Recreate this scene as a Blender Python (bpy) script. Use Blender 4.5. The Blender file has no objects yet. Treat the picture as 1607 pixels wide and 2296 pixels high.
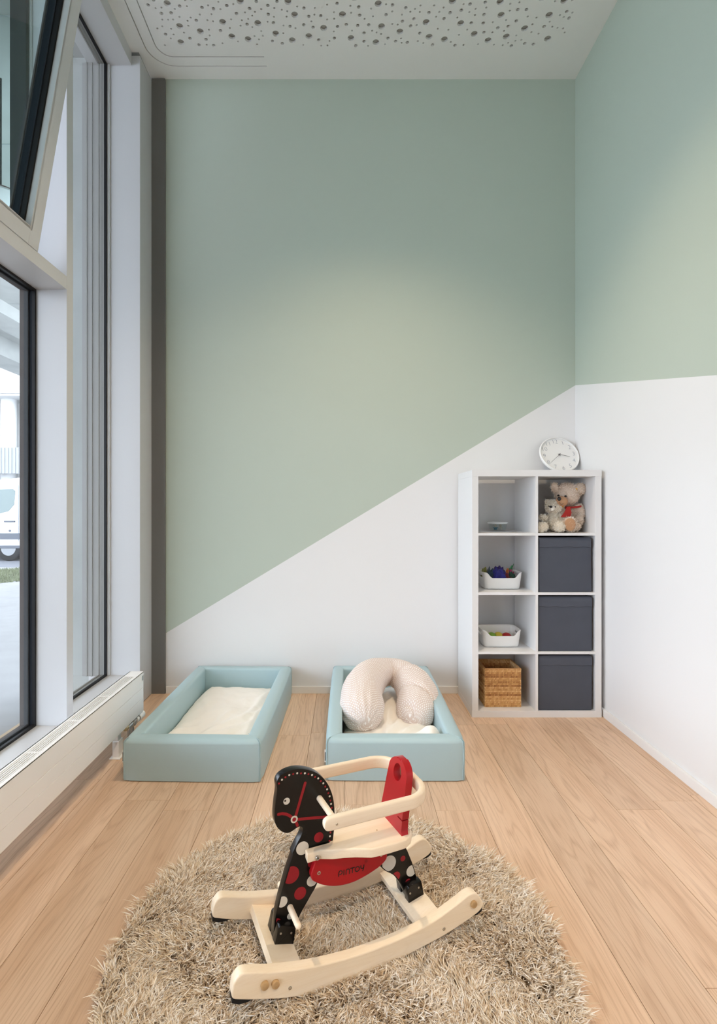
import bpy, bmesh, math, random
import numpy as np
from mathutils import Vector, Matrix, Euler, noise as mnoise
from mathutils.geometry import delaunay_2d_cdt as _cdt


def delaunay_2d_cdt(V, E, Fs, t, eps):
    G = []
    for f in Fs:
        a = sum(V[f[i - 1]].x * V[f[i]].y - V[f[i]].x * V[f[i - 1]].y for i in range(len(f)))
        G.append(list(f) if a > 0 else list(f)[::-1])
    return _cdt(V, E, G, t, eps)


random.seed(7)
rng = np.random.default_rng(7)
S = bpy.context.scene
COL = S.collection

# ------------------------------------------------------------------ camera
F, VX, VY, CH = 1190.0, 773.0, 1139.0, 1.244      # focal length and vanishing point in pixels, eye height in metres
cam_d = bpy.data.cameras.new('camera')
cam = bpy.data.objects.new('camera', cam_d)
COL.objects.link(cam)
cam.location = (0, 0, CH)
cam.rotation_euler = (math.radians(90), 0, 0)
cam_d.sensor_fit = 'HORIZONTAL'
cam_d.sensor_width = 36
cam_d.lens = 36 * F / 1607
cam_d.shift_x = (803.5 - VX) / 1607
cam_d.shift_y = -(1148 - VY) / 1607
cam_d.clip_start = 0.02
S.camera = cam

# ------------------------------------------------------------------ world, light, exposure
world = bpy.data.worlds.new('overcast_sky')
S.world = world
world.use_nodes = True
bg = world.node_tree.nodes['Background']
bg.inputs['Color'].default_value = (0.84, 0.92, 1.06, 1)
bg.inputs['Strength'].default_value = 6.8
S.view_settings.view_transform = 'Standard'
S.view_settings.look = 'None'
S.view_settings.gamma = 1
S.view_settings.use_curve_mapping = False
S.view_settings.exposure = 0.08
S.cycles.use_denoising = True
S.cycles.max_bounces = 10
S.cycles.diffuse_bounces = 6
S.cycles.transparent_max_bounces = 12
S.cycles.caustics_reflective = False
S.cycles.caustics_refractive = False
S.cycles.sample_clamp_indirect = 6.0

LAMP_W = 130.0           # watts of each ceiling spotlight
LAMP_RGB = (1.0, 0.78, 0.54)


# ------------------------------------------------------------------ helpers
def lin(r, g, b):
    f = lambda c: (c / 255 / 12.92) if c / 255 <= 0.04045 else ((c / 255 + 0.055) / 1.055) ** 2.4
    return (f(r), f(g), f(b), 1)


def W(px, py, Y):
    """point of the photo's pixel at depth Y"""
    return Vector(((px - VX) * Y / F, Y, CH - (py - VY) * Y / F))


def WZ(px, py, z):
    t = (CH - z) * F / (py - VY)
    return Vector(((px - VX) / F * t, t, z))


MATS = {}


def nodes_of(m):
    nt = m.node_tree
    return nt, nt.nodes, nt.links, nt.nodes['Principled BSDF']


def mat(name, color, rough=0.5, metal=0.0, spec=None, bump=0.0, bscale=200.0, vary=0.0, vscale=6.0, coat=0.0, sheen=0.0):
    if name in MATS:
        return MATS[name]
    m = bpy.data.materials.new(name)
    m.use_nodes = True
    nt, N, L, P = nodes_of(m)
    P.inputs['Base Color'].default_value = color
    P.inputs['Roughness'].default_value = rough
    P.inputs['Metallic'].default_value = metal
    if spec is not None:
        P.inputs['Specular IOR Level'].default_value = spec
    if coat:
        P.inputs['Coat Weight'].default_value = coat
        P.inputs['Coat Roughness'].default_value = 0.15
    if sheen:
        P.inputs['Sheen Weight'].default_value = sheen
    tc = N.new('ShaderNodeTexCoord')
    if bump:
        t = N.new('ShaderNodeTexNoise')
        t.inputs['Scale'].default_value = bscale
        t.inputs['Detail'].default_value = 3
        L.new(tc.outputs['Object'], t.inputs['Vector'])
        b = N.new('ShaderNodeBump')
        b.inputs['Strength'].default_value = bump
        b.inputs['Distance'].default_value = 0.002
        L.new(t.outputs['Fac'], b.inputs['Height'])
        L.new(b.outputs['Normal'], P.inputs['Normal'])
    if vary:
        t = N.new('ShaderNodeTexNoise')
        t.inputs['Scale'].default_value = vscale
        t.inputs['Detail'].default_value = 4
        L.new(tc.outputs['Object'], t.inputs['Vector'])
        r = N.new('ShaderNodeMapRange')
        r.inputs['From Min'].default_value = 0.3
        r.inputs['From Max'].default_value = 0.7
        r.inputs['To Min'].default_value = 1 - vary
        r.inputs['To Max'].default_value = 1 + vary
        L.new(t.outputs['Fac'], r.inputs['Value'])
        mx = N.new('ShaderNodeVectorMath')
        mx.operation = 'SCALE'
        mx.inputs[0].default_value = color[:3]
        L.new(r.outputs[0], mx.inputs['Scale'])
        L.new(mx.outputs[0], P.inputs['Base Color'])
    MATS[name] = m
    return m


def glass_mat(name, tint=(0.93, 0.97, 0.96), ior=1.5, refl=1.0):
    if name in MATS:
        return MATS[name]
    m = bpy.data.materials.new(name)
    m.use_nodes = True
    nt = m.node_tree
    N, L = nt.nodes, nt.links
    N.remove(N['Principled BSDF'])
    out = N['Material Output']
    tr = N.new('ShaderNodeBsdfTransparent')
    tr.inputs['Color'].default_value = (*tint, 1)
    gl = N.new('ShaderNodeBsdfGlossy')
    gl.inputs['Roughness'].default_value = 0.0
    gl.inputs['Color'].default_value = (refl, refl, refl, 1)
    lw = N.new('ShaderNodeLayerWeight')
    pw = N.new('ShaderNodeMath'); pw.operation = 'POWER'; pw.inputs[1].default_value = 5
    L.new(lw.outputs['Facing'], pw.inputs[0])
    fr = N.new('ShaderNodeMath'); fr.operation = 'MULTIPLY_ADD'
    f0 = ((ior - 1) / (ior + 1)) ** 2
    fr.inputs[1].default_value = 1 - f0; fr.inputs[2].default_value = f0
    L.new(pw.outputs[0], fr.inputs[0])
    mx = N.new('ShaderNodeMixShader')
    L.new(fr.outputs[0], mx.inputs[0])
    L.new(tr.outputs[0], mx.inputs[1])
    L.new(gl.outputs[0], mx.inputs[2])
    L.new(mx.outputs[0], out.inputs['Surface'])
    MATS[name] = m
    return m


def link(o, parent=None):
    COL.objects.link(o)
    if parent is not None:
        o.parent = parent
    return o


def tag(o, label, cat, group=None, kind=None):
    o['label'] = label
    o['category'] = cat
    if group:
        o['group'] = group
    if kind:
        o['kind'] = kind
    return o


def thing(name, label, cat, loc=(0, 0, 0), rotz=0.0, group=None, kind=None):
    o = bpy.data.objects.new(name, None)
    link(o)
    o.location = loc
    o.rotation_euler = (0, 0, rotz)
    o.empty_display_size = 0.05
    return tag(o, label, cat, group, kind)


def from_bm(name, bm, m, parent=None, smooth=True, angle=35):
    me = bpy.data.meshes.new(name)
    bmesh.ops.recalc_face_normals(bm, faces=bm.faces)
    bm.to_mesh(me)
    bm.free()
    return from_me(name, me, m, parent, smooth, angle)


def from_me(name, me, m, parent=None, smooth=True, angle=35):
    if m is not None:
        for x in (m if isinstance(m, (list, tuple)) else [m]):
            me.materials.append(x)
    if smooth:
        me.shade_smooth()
        me.set_sharp_from_angle(angle=math.radians(angle))
    o = bpy.data.objects.new(name, me)
    return link(o, parent)


def flatten(o, ratio=.02):
    """keep the broad faces flat so that only the rounded edges are shaded smooth"""
    ps = o.data.polygons
    tot = sum(p.area for p in ps)
    for p in ps:
        if p.area > ratio * tot:
            p.use_smooth = False
    return o


def mesh(name, V, Fc, m, parent=None, smooth=True, angle=35):
    bm = bmesh.new()
    vs = [bm.verts.new(v) for v in V]
    for f in Fc:
        try:
            bm.faces.new([vs[i] for i in f])
        except ValueError:
            pass
    return from_bm(name, bm, m, parent, smooth, angle)


def bm_box(bm, x0, x1, y0, y1, z0, z1):
    vs = [bm.verts.new(p) for p in ((x0, y0, z0), (x1, y0, z0), (x1, y1, z0), (x0, y1, z0), (x0, y0, z1), (x1, y0, z1), (x1, y1, z1), (x0, y1, z1))]
    fs = [bm.faces.new([vs[i] for i in f]) for f in ((3, 2, 1, 0), (4, 5, 6, 7), (0, 1, 5, 4), (1, 2, 6, 5), (2, 3, 7, 6), (3, 0, 4, 7))]
    return vs, fs


def box(name, x0, x1, y0, y1, z0, z1, m, parent=None, bevel=0.0, seg=2):
    bm = bmesh.new()
    bm_box(bm, min(x0, x1), max(x0, x1), min(y0, y1), max(y0, y1), min(z0, z1), max(z0, z1))
    if bevel:
        bmesh.ops.bevel(bm, geom=list(bm.edges), offset=bevel, segments=seg, profile=0.5, affect='EDGES')
    return flatten(from_bm(name, bm, m, parent, smooth=bool(bevel)), .004)


def catmull(pts, n=6, closed=True):
    P = [Vector(p) for p in pts]
    out = []
    N = len(P)
    rngN = N if closed else N - 1
    for i in range(rngN):
        p1, p2 = P[i], P[(i + 1) % N]
        p0 = P[(i - 1) % N] if closed or i > 0 else p1
        p3 = P[(i + 2) % N] if closed or i + 2 < N else p2
        for k in range(n):
            t = k / n
            t2, t3 = t * t, t * t * t
            out.append(0.5 * ((2 * p1) + (p2 - p0) * t + (2 * p0 - 5 * p1 + 4 * p2 - p3) * t2 + (3 * p1 - p0 - 3 * p2 + p3) * t3))
    if not closed:
        out.append(P[-1])
    return out


def prism(name, pts2, fmap, d0, d1, m, parent=None, bevel=0.002, seg=3, holes=()):
    """closed outline pts2 (a,b) extruded from depth d0 to d1; fmap(a,b,d)->3D"""
    bm = bmesh.new()
    front = [bm.verts.new(fmap(p[0], p[1], d0)) for p in pts2]
    back = [bm.verts.new(fmap(p[0], p[1], d1)) for p in pts2]
    n = len(pts2)
    f0 = bm.faces.new(front)
    f1 = bm.faces.new(list(reversed(back)))
    for i in range(n):
        j = (i + 1) % n
        bm.faces.new([front[j], front[i], back[i], back[j]])
    bmesh.ops.recalc_face_normals(bm, faces=bm.faces)
    if bevel:
        es = list(set(f0.edges) | set(f1.edges))
        bmesh.ops.bevel(bm, geom=es, offset=bevel, segments=seg, profile=0.5, affect='EDGES', clamp_overlap=True)
    return flatten(from_bm(name, bm, m, parent, True, 32), .12)


def frames(path):
    """tangents + a parallel-transported frame"""
    T = []
    n = len(path)
    for i in range(n):
        a = path[max(0, i - 1)]
        b = path[min(n - 1, i + 1)]
        T.append((b - a).normalized())
    up = Vector((0, 0, 1)) if abs(T[0].z) < 0.9 else Vector((1, 0, 0))
    Nn = []
    v = (up - T[0] * up.dot(T[0])).normalized()
    for t in T:
        v = (v - t * v.dot(t)).normalized()
        Nn.append(v.copy())
    return T, Nn


def tube(name, path, radii, m, parent=None, n=14, cap=True, round_cap=False):
    path = [Vector(p) for p in path]
    if not isinstance(radii, (list, tuple)):
        radii = [radii] * len(path)
    radii = list(radii)
    if round_cap:
        def ext(p, d, r):
            return [(p + d * r * math.sin(a), r * math.cos(a)) for a in (0.5, 0.95, 1.3)]
        d0 = (path[0] - path[1]).normalized()
        d1 = (path[-1] - path[-2]).normalized()
        a = list(reversed(ext(path[0], d0, radii[0])))
        b = ext(path[-1], d1, radii[-1])
        path = [q[0] for q in a] + path + [q[0] for q in b]
        radii = [q[1] for q in a] + radii + [q[1] for q in b]
    T, Nn = frames(path)
    bm = bmesh.new()
    rings = []
    for p, t, v, r in zip(path, T, Nn, radii):
        w = t.cross(v)
        rings.append([bm.verts.new(p + (v * math.cos(2 * math.pi * k / n) + w * math.sin(2 * math.pi * k / n)) * r) for k in range(n)])
    for a, b in zip(rings, rings[1:]):
        for k in range(n):
            bm.faces.new([a[k], a[(k + 1) % n], b[(k + 1) % n], b[k]])
    if cap:
        bm.faces.new(rings[0][::-1])
        bm.faces.new(rings[-1])
    return from_bm(name, bm, m, parent, True, 50)


def cyl(name, p0, p1, r, m, parent=None, n=20, bevel=0.0):
    p0, p1 = Vector(p0), Vector(p1)
    if not bevel:
        return tube(name, [p0, p1], r, m, parent, n)
    d = (p1 - p0).normalized()
    return tube(name, [p0, p0 + d * bevel * .3, p0 + d * bevel, p1 - d * bevel, p1 - d * bevel * .3, p1], [r - bevel, r - bevel * .3, r, r, r - bevel * .3, r - bevel], m, parent, n)


def sphere(name, c, r, m, parent=None, seg=20, ring=12, rot=None):
    if not isinstance(r, (tuple, list)):
        r = (r, r, r)
    bm = bmesh.new()
    bmesh.ops.create_uvsphere(bm, u_segments=seg, v_segments=ring, radius=1)
    M = Matrix.Translation(Vector(c)) @ (rot.to_matrix().to_4x4() if rot else Matrix()) @ Matrix.Diagonal((*r, 1))
    bmesh.ops.transform(bm, matrix=M, verts=bm.verts)
    return from_bm(name, bm, m, parent, True, 80)


def lathe(name, prof, c, m, parent=None, n=32, axis='Z'):
    bm = bmesh.new()
    rings = []
    c = Vector(c)
    for r, z in prof:
        ring = []
        for k in range(n):
            a = 2 * math.pi * k / n
            p = Vector((r * math.cos(a), r * math.sin(a), z))
            if axis == 'Y':
                p = Vector((p.x, -p.z, p.y))
            ring.append(bm.verts.new(c + p))
        rings.append(ring)
    for a, b in zip(rings, rings[1:]):
        for k in range(n):
            bm.faces.new([a[k], a[(k + 1) % n], b[(k + 1) % n], b[k]])
    bm.faces.new(rings[0][::-1])
    bm.faces.new(rings[-1])
    return from_bm(name, bm, m, parent, True, 40)


def flat(name, pts3, m, parent=None):
    return mesh(name, pts3, [list(range(len(pts3)))], m, parent, smooth=False)


# ------------------------------------------------------------------ materials
def wood_plank_mat(name, c_dark, c_mid, c_light, grain=1.0, axis='Y', rough=0.45, scale=1.0, knots=True):
    m = bpy.data.materials.new(name)
    m.use_nodes = True
    nt, N, L, P = nodes_of(m)
    tc = N.new('ShaderNodeTexCoord')
    oi = N.new('ShaderNodeObjectInfo')
    off = N.new('ShaderNodeVectorMath'); off.operation = 'SCALE'
    off.inputs[0].default_value = (13.7, 41.3, 7.9)
    L.new(oi.outputs['Random'], off.inputs['Scale'])
    add = N.new('ShaderNodeVectorMath'); add.operation = 'ADD'
    L.new(tc.outputs['Object'], add.inputs[0]); L.new(off.outputs[0], add.inputs[1])
    st = {'Y': (1, 0.09, 1), 'X': (0.09, 1, 1)}[axis]
    mp = N.new('ShaderNodeMapping')
    mp.inputs['Scale'].default_value = tuple(v * scale for v in st)
    L.new(add.outputs[0], mp.inputs['Vector'])
    # cathedral growth rings
    warp = N.new('ShaderNodeTexNoise'); warp.inputs['Scale'].default_value = 7; warp.inputs['Detail'].default_value = 2
    L.new(mp.outputs[0], warp.inputs['Vector'])
    rings = N.new('ShaderNodeMath'); rings.operation = 'MULTIPLY'; rings.inputs[1].default_value = 17
    L.new(warp.outputs['Fac'], rings.inputs[0])
    frac = N.new('ShaderNodeMath'); frac.operation = 'PINGPONG'; frac.inputs[1].default_value = 0.5
    L.new(rings.outputs[0], frac.inputs[0])
    pw = N.new('ShaderNodeMapRange'); pw.inputs['From Min'].default_value = 0.0; pw.inputs['From Max'].default_value = 0.22
    pw.inputs['To Min'].default_value = 1.0; pw.inputs['To Max'].default_value = 0.0
    L.new(frac.outputs[0], pw.inputs['Value'])
    # fine fibres
    mp2 = N.new('ShaderNodeMapping')
    mp2.inputs['Scale'].default_value = tuple(v * scale for v in ({'Y': (1, 0.03, 1), 'X': (0.03, 1, 1)}[axis]))
    L.new(add.outputs[0], mp2.inputs['Vector'])
    fib = N.new('ShaderNodeTexNoise'); fib.inputs['Scale'].default_value = 260; fib.inputs['Detail'].default_value = 4
    L.new(mp2.outputs[0], fib.inputs['Vector'])
    big = N.new('ShaderNodeTexNoise'); big.inputs['Scale'].default_value = 9; big.inputs['Detail'].default_value = 3
    L.new(mp2.outputs[0], big.inputs['Vector'])
    # mix colours
    ramp = N.new('ShaderNodeMix'); ramp.data_type = 'RGBA'
    ramp.inputs['A'].default_value = c_mid; ramp.inputs['B'].default_value = c_light
    r1 = N.new('ShaderNodeMapRange'); r1.inputs['From Min'].default_value = 0.35; r1.inputs['From Max'].default_value = 0.65
    L.new(big.outputs['Fac'], r1.inputs['Value'])
    L.new(r1.outputs[0], ramp.inputs['Factor'])
    mixd = N.new('ShaderNodeMix'); mixd.data_type = 'RGBA'; mixd.inputs['B'].default_value = c_dark
    L.new(ramp.outputs['Result'], mixd.inputs['A'])
    fmul = N.new('ShaderNodeMath'); fmul.operation = 'MULTIPLY'; fmul.inputs[1].default_value = 0.30 * grain
    L.new(pw.outputs[0], fmul.inputs[0])
    fr = N.new('ShaderNodeMapRange'); fr.inputs['From Min'].default_value = 0.5; fr.inputs['From Max'].default_value = 0.75
    fr.inputs['To Max'].default_value = 0.45 * grain
    L.new(fib.outputs['Fac'], fr.inputs['Value'])
    fmax = N.new('ShaderNodeMath'); fmax.operation = 'ADD'; fmax.use_clamp = True
    L.new(fmul.outputs[0], fmax.inputs[0]); L.new(fr.outputs[0], fmax.inputs[1])
    last = fmax
    if knots:
        vo = N.new('ShaderNodeTexVoronoi'); vo.inputs['Scale'].default_value = 2.3
        mpk = N.new('ShaderNodeMapping'); mpk.inputs['Scale'].default_value = (1, 0.5, 0.0)
        L.new(add.outputs[0], mpk.inputs['Vector']); L.new(mpk.outputs[0], vo.inputs['Vector'])
        kr = N.new('ShaderNodeMapRange'); kr.inputs['From Min'].default_value = 0.018; kr.inputs['From Max'].default_value = 0.05
        kr.inputs['To Min'].default_value = 0.8; kr.inputs['To Max'].default_value = 0.0
        L.new(vo.outputs['Distance'], kr.inputs['Value'])
        ka = N.new('ShaderNodeMath'); ka.operation = 'MAXIMUM'
        L.new(kr.outputs[0], ka.inputs[0]); L.new(last.outputs[0], ka.inputs[1])
        last = ka
    L.new(last.outputs[0], mixd.inputs['Factor'])
    # each board a little lighter or darker
    pv = N.new('ShaderNodeMapRange'); pv.inputs['To Min'].default_value = 0.93; pv.inputs['To Max'].default_value = 1.07
    L.new(oi.outputs['Random'], pv.inputs['Value'])
    sc = N.new('ShaderNodeVectorMath'); sc.operation = 'SCALE'
    L.new(mixd.outputs['Result'], sc.inputs[0]); L.new(pv.outputs[0], sc.inputs['Scale'])
    L.new(sc.outputs[0], P.inputs['Base Color'])
    P.inputs['Roughness'].default_value = rough
    b = N.new('ShaderNodeBump'); b.inputs['Strength'].default_value = 0.08; b.inputs['Distance'].default_value = 0.001
    L.new(fib.outputs['Fac'], b.inputs['Height']); L.new(b.outputs['Normal'], P.inputs['Normal'])
    MATS[name] = m
    return m


M_OAK = wood_plank_mat('oak_floor', lin(170, 132, 102), lin(214, 180, 150), lin(226, 196, 168))
M_BEECH = wood_plank_mat('beech', lin(222, 194, 158), lin(241, 221, 192), lin(247, 231, 208), grain=0.4, axis='X', rough=0.4, scale=2.0, knots=False)
M_GREEN = mat('green_wall_paint', (0.475, 0.54, 0.465, 1), 0.75, bump=0.05, bscale=350)
M_WHITE = mat('white_wall_paint', (0.77, 0.77, 0.77, 1), 0.75, bump=0.05, bscale=350)
M_CEIL = mat('ceiling_white', (0.87, 0.87, 0.86, 1), 0.85, bump=0.04, bscale=300)
M_BASE = mat('skirting_white', (0.82, 0.82, 0.81, 1), 0.45)
M_GREY = mat('window_grey_paint', (0.585, 0.59, 0.60, 1), 0.38, spec=0.4, bump=0.02, bscale=900)
M_DKGREY = mat('dark_grey_lining', (0.17, 0.166, 0.16, 1), 0.5)
M_BLACKR = mat('black_rubber', (0.012, 0.012, 0.013, 1), 0.5, spec=.2)
M_FRAME = mat('anthracite_frame', (0.022, 0.026, 0.032, 1), 0.65, spec=.08)
M_BRONZE = mat('bronze_strip', (0.06, 0.046, 0.043, 1), 0.65, spec=.1)
M_SHELF = mat('white_laminate', (0.76, 0.76, 0.76, 1), 0.32)
M_RAD = mat('white_enamel', (0.90, 0.895, 0.89, 1), 0.22)
M_CONC = mat('concrete', (0.345, 0.36, 0.345, 1), 0.85, bump=0.15, bscale=60, vary=0.10, vscale=3)
M_GLASS = glass_mat('window_glass', (0.975, 0.985, 0.98), 1.5)
M_CHROME = mat('brushed_steel', (0.62, 0.61, 0.59, 1), 0.28, metal=1.0)

# ------------------------------------------------------------------ the room
YB = 3.57            # back wall
XR = 1.549           # right wall
ZC = 4.128           # ceiling
YF = -2.6            # wall behind the viewer
XM, XG, XC = -1.348, -1.498, -1.294   # mullion front, glass line, column face
ZS = 0.187           # sill height
ZH = 4.042           # window head


def two_tone(name, outline_green, outline_white, thick, label, parent_kind='structure'):
    V, Fc, mi = [], [], []
    for k, o in enumerate((outline_green, outline_white)):
        b = len(V)
        n = len(o)
        V += [Vector(p) for p in o] + [Vector(p) + thick for p in o]
        Fc.append(list(range(b, b + n))); mi.append(k)
        Fc.append(list(range(b + n, b + 2 * n))[::-1]); mi.append(k)
        for i in range(n):
            j = (i + 1) % n
            Fc.append([b + i, b + j, b + n + j, b + n + i][::-1]); mi.append(k)
    me = bpy.data.meshes.new(name)
    me.from_pydata(V, [], Fc)
    me.materials.append(M_GREEN); me.materials.append(M_WHITE)
    for p, i in zip(me.polygons, mi):
        p.material_index = i
    me.update()
    o = bpy.data.objects.new(name, me)
    link(o)
    return tag(o, label, 'wall', kind='structure')


pl = W(371, 1420, YB); pr = W(1290, 864, YB)
pl = pl + (pl - pr) * (0.095 / (pr.x - pl.x))         # the paint edge runs on behind the lining
two_tone('wall_back',
         [(pl.x, YB, pl.z), (XR, YB, pr.z), (XR, YB, ZC + .02), (pl.x, YB, ZC + .02)],
         [(pl.x, YB, 0), (XR, YB, 0), (XR, YB, pr.z), (pl.x, YB, pl.z)],
         Vector((0, .12, 0)), 'back wall painted sage green above a slanting line and white below')
Yr = XR * F / (1607 - VX)
zr = W(1607, 841, Yr).z
zf = pr.z + (zr - pr.z) / (Yr - YB) * (YF - YB)
two_tone('wall_right',
         [(XR, YB, pr.z), (XR, YF, zf), (XR, YF, ZC + .02), (XR, YB, ZC + .02)],
         [(XR, YB, 0), (XR, YF, 0), (XR, YF, zf), (XR, YB, pr.z)],
         Vector((.12, 0, 0)), 'side wall painted sage green above and white below beside the shelf unit')
tag(box('wall_front', -1.9, XR + .12, YF - .12, YF, 0, ZC, M_WHITE), 'plain white wall closing the room opposite the green wall', 'wall', kind='structure')
tag(box('baseboard_back', -1.20, XR - .014, YB - .014, YB, 0, 0.047, M_BASE, bevel=.0015), 'low white skirting board along the green and white back wall', 'baseboard', kind='structure')
tag(box('baseboard_right', XR - .014, XR, YF, YB, 0, 0.047, M_BASE, bevel=.0015), 'low white skirting board along the side wall by the shelf unit', 'baseboard', kind='structure')

# floor: sub-floor and planks
floor = tag(box('floor', -1.9, XR + .12, YF - .12, YB + .12, -.12, -.012, mat('plywood', (0.42, 0.31, 0.20, 1), .9)),
            'oak plank floor with wide light brown boards', 'floor', kind='structure')
PWID = 0.1867
known = {(1.12): 2.19, (.933): 1.375, (-.747): 2.184, (.56): 3.04, (-.187): 2.937}
for k in range(-13, 4):
    xa = .933 + PWID * k
    xb = xa + PWID
    ka = next((y for x, y in known.items() if abs(x - xa) < .02), None)
    y0 = ka if ka is not None else random.uniform(YF, YF + 2.2)
    L_ = 2.35
    cuts = [y0]
    while cuts[-1] + L_ < YB: cuts.append(cuts[-1] + L_)
    while cuts[0] - L_ > YF: cuts.insert(0, cuts[0] - L_)
    cuts = [YF] + [c for c in cuts if YF + .15 < c < YB - .05] + [YB - .002]
    x0, x1 = max(xa, XC), min(xb, XR - .002)
    if x1 - x0 < .01:
        continue
    for a, b in zip(cuts, cuts[1:]):
        cx, cy = (x0 + x1) / 2, (a + b) / 2
        bm = bmesh.new()
        g = .0006
        bm_box(bm, x0 + g - cx, x1 - g - cx, a + g - cy, b - g - cy, -.012, 0)
        bmesh.ops.bevel(bm, geom=[e for e in bm.edges if min(v.co.z for v in e.verts) > -.001], offset=.0008, segments=1, affect='EDGES')
        o = from_bm('plank', bm, M_OAK, floor, smooth=False)
        o.location = (cx, cy, 0)

# ceiling with the perforated field and two milled slots
def ceiling():
    def px2c(px, py):
        t = (ZC - CH) * F / (VY - py)
        return ((px - VX) / F * t, t)
    big = [(240 + x * .3236, y * .3236) for x, y in
           [(417, 25), (503, 182), (511, 293), (646, 218), (801, 153), (864, 253), (922, 8), (977, 272), (1044, 161), (1168, 233), (1252, 12), (1299, 103), (1283, 279), (1397, 251), (1500, 194)]]
    big += [(740 + x * .4231, y * .4231) for x, y in
            [(65, 77), (110, 202), (255, 20), (272, 140), (242, 224), (369, 168), (508, 118), (524, 195), (605, 209), (648, 5), (692, 124), (763, 180), (836, 214), (900, 10), (905, 80), (933, 194), (1030, 151), (1160, 80), (1152, 205), (1240, 3)]]
    x0, x1, y0, y1 = -1.13, 1.335, 2.72, 3.315
    circ = [(*px2c(*p), .0205) for p in big]
    R = random.Random(11)

    def add(r, n, gap):
        tries = 0
        c = 0
        while c < n and tries < 40000:
            tries += 1
            x, y = R.uniform(x0, x1), R.uniform(y0, y1)
            if r > .015 and y > 3.0:
                continue
            if all((x - a) ** 2 + (y - b) ** 2 > (r + q + gap) ** 2 for a, b, q in circ):
                circ.append((x, y, r)); c += 1
    add(.0205, 34, .07)
    add(.0105, 150, .026)
    add(.006, 265, .017)
    V, E, Fs = [], [], []
    def poly(pts):
        b = len(V)
        V.extend(pts)
        Fs.append(list(range(b, b + len(pts))))
    poly([(XM, YF), (XR + .01, YF), (XR + .01, YB + .01), (XC - .01, YB + .01), (XC - .01, 3.36), (XM, 3.36)])
    for x, y, r in circ:
        n = 20 if r > .015 else (14 if r > .008 else 10)
        poly([(x + r * math.cos(2 * math.pi * k / n), y + r * math.sin(2 * math.pi * k / n)) for k in range(n)])
    def slot(xl, yt, rad, xe, w=.0068):
        path = [(xe, yt)] + [(xl + rad + rad * math.cos(a), yt - rad + rad * math.sin(a)) for a in [math.pi / 2 + (math.pi / 2) * k / 14 for k in range(15)]] + [(xl, 1.9)]
        lft, rgt = [], []
        for i, p in enumerate(path):
            a = Vector(path[max(0, i - 1)]); b = Vector(path[min(len(path) - 1, i + 1)])
            d = (b - a).normalized(); nrm = Vector((-d.y, d.x)) * w / 2
            lft.append(tuple(Vector(p) + nrm)); rgt.append(tuple(Vector(p) - nrm))
        poly(lft + rgt[::-1])
    slot(-1.25, 3.465, .155, -.51)
    slot(-1.182, 3.393, .092, -.516)
    vv, ee, ff, ov, oe, of = delaunay_2d_cdt([Vector(v) for v in V], [], Fs, 0, 1e-6)
    bm = bmesh.new()
    bv = [bm.verts.new((v.x, v.y, ZC)) for v in vv]
    for f, o in zip(ff, of):
        if len(o) == 1 and o[0] == 0:
            bm.faces.new([bv[i] for i in f])
    bm.normal_update()
    be = [e for e in bm.edges if len(e.link_faces) == 1]
    ex = bmesh.ops.extrude_edge_only(bm, edges=be)
    for g in ex['geom']:
        if isinstance(g, bmesh.types.BMVert):
            g.co.z += .014
    for v in [v for v in bm.verts if not v.link_faces]:
        bm.verts.remove(v)
    o = from_bm('ceiling', bm, M_CEIL, None, smooth=False)
    tag(o, 'white ceiling with a field of round perforations and two curved slots', 'ceiling', kind='structure')
    back = box('backing', -1.9, XR + .12, YF - .12, YB + .12, ZC + .017, ZC + .12, mat('fleece_backing', (0.42, 0.42, 0.40, 1), .95), o)
    return o
ceiling()

# ------------------------------------------------------------------ window wall
wl = thing('wall_left', 'grey metal window wall with column, sill, mullions and transom', 'wall', (0, 0, 0), kind='structure')
box('column', -1.62, XC, 3.355, 3.60, 0, 4.103, M_GREY, wl, bevel=.002)
box('column_lip', XG - .006, XG + .016, 3.3405, 3.357, ZS, ZH, M_GREY, wl, bevel=.001)
box('lining', XC, -1.204, 3.552, 3.575, 0, 4.118, M_DKGREY, wl)
box('sill', -1.56, XC, YF, 3.36, ZS - .03, ZS, M_GREY, wl, bevel=.001)
box('apron', XC - .02, XC, YF, 3.36, -.01, ZS - .03, M_GREY, wl)
box('head', -1.62, XM, YF, 3.356, ZH, ZC + .03, M_GREY, wl, bevel=.001)
for y in (2.574, .56, -1.45):
    box('mullion', XG - .02, XM, y, y + .06, ZS, ZH, M_GREY, wl, bevel=.0012)
ZT0, ZT1 = 2.304, 2.367
for a, b in ((.62, 2.574), (-1.39, .56)):
    box('transom', XG - .02, XM, a, b, ZT0, ZT1, M_GREY, wl, bevel=.001)
box('pier_end', -1.62, XM, YF - .1, -1.45, ZS, ZH, M_GREY, wl)


def rect_frame(name, y0, y1, z0, z1, xa, xb, t, m, parent):
    """a rectangular frame of four bars t wide in the plane of the window"""
    bm = bmesh.new()
    bm_box(bm, xa, xb, y0, y0 + t, z0, z1)
    bm_box(bm, xa, xb, y1 - t, y1, z0, z1)
    bm_box(bm, xa, xb, y0 + t, y1 - t, z0, z0 + t)
    bm_box(bm, xa, xb, y0 + t, y1 - t, z1 - t, z1)
    return from_bm(name, bm, m, parent, smooth=False)


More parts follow.
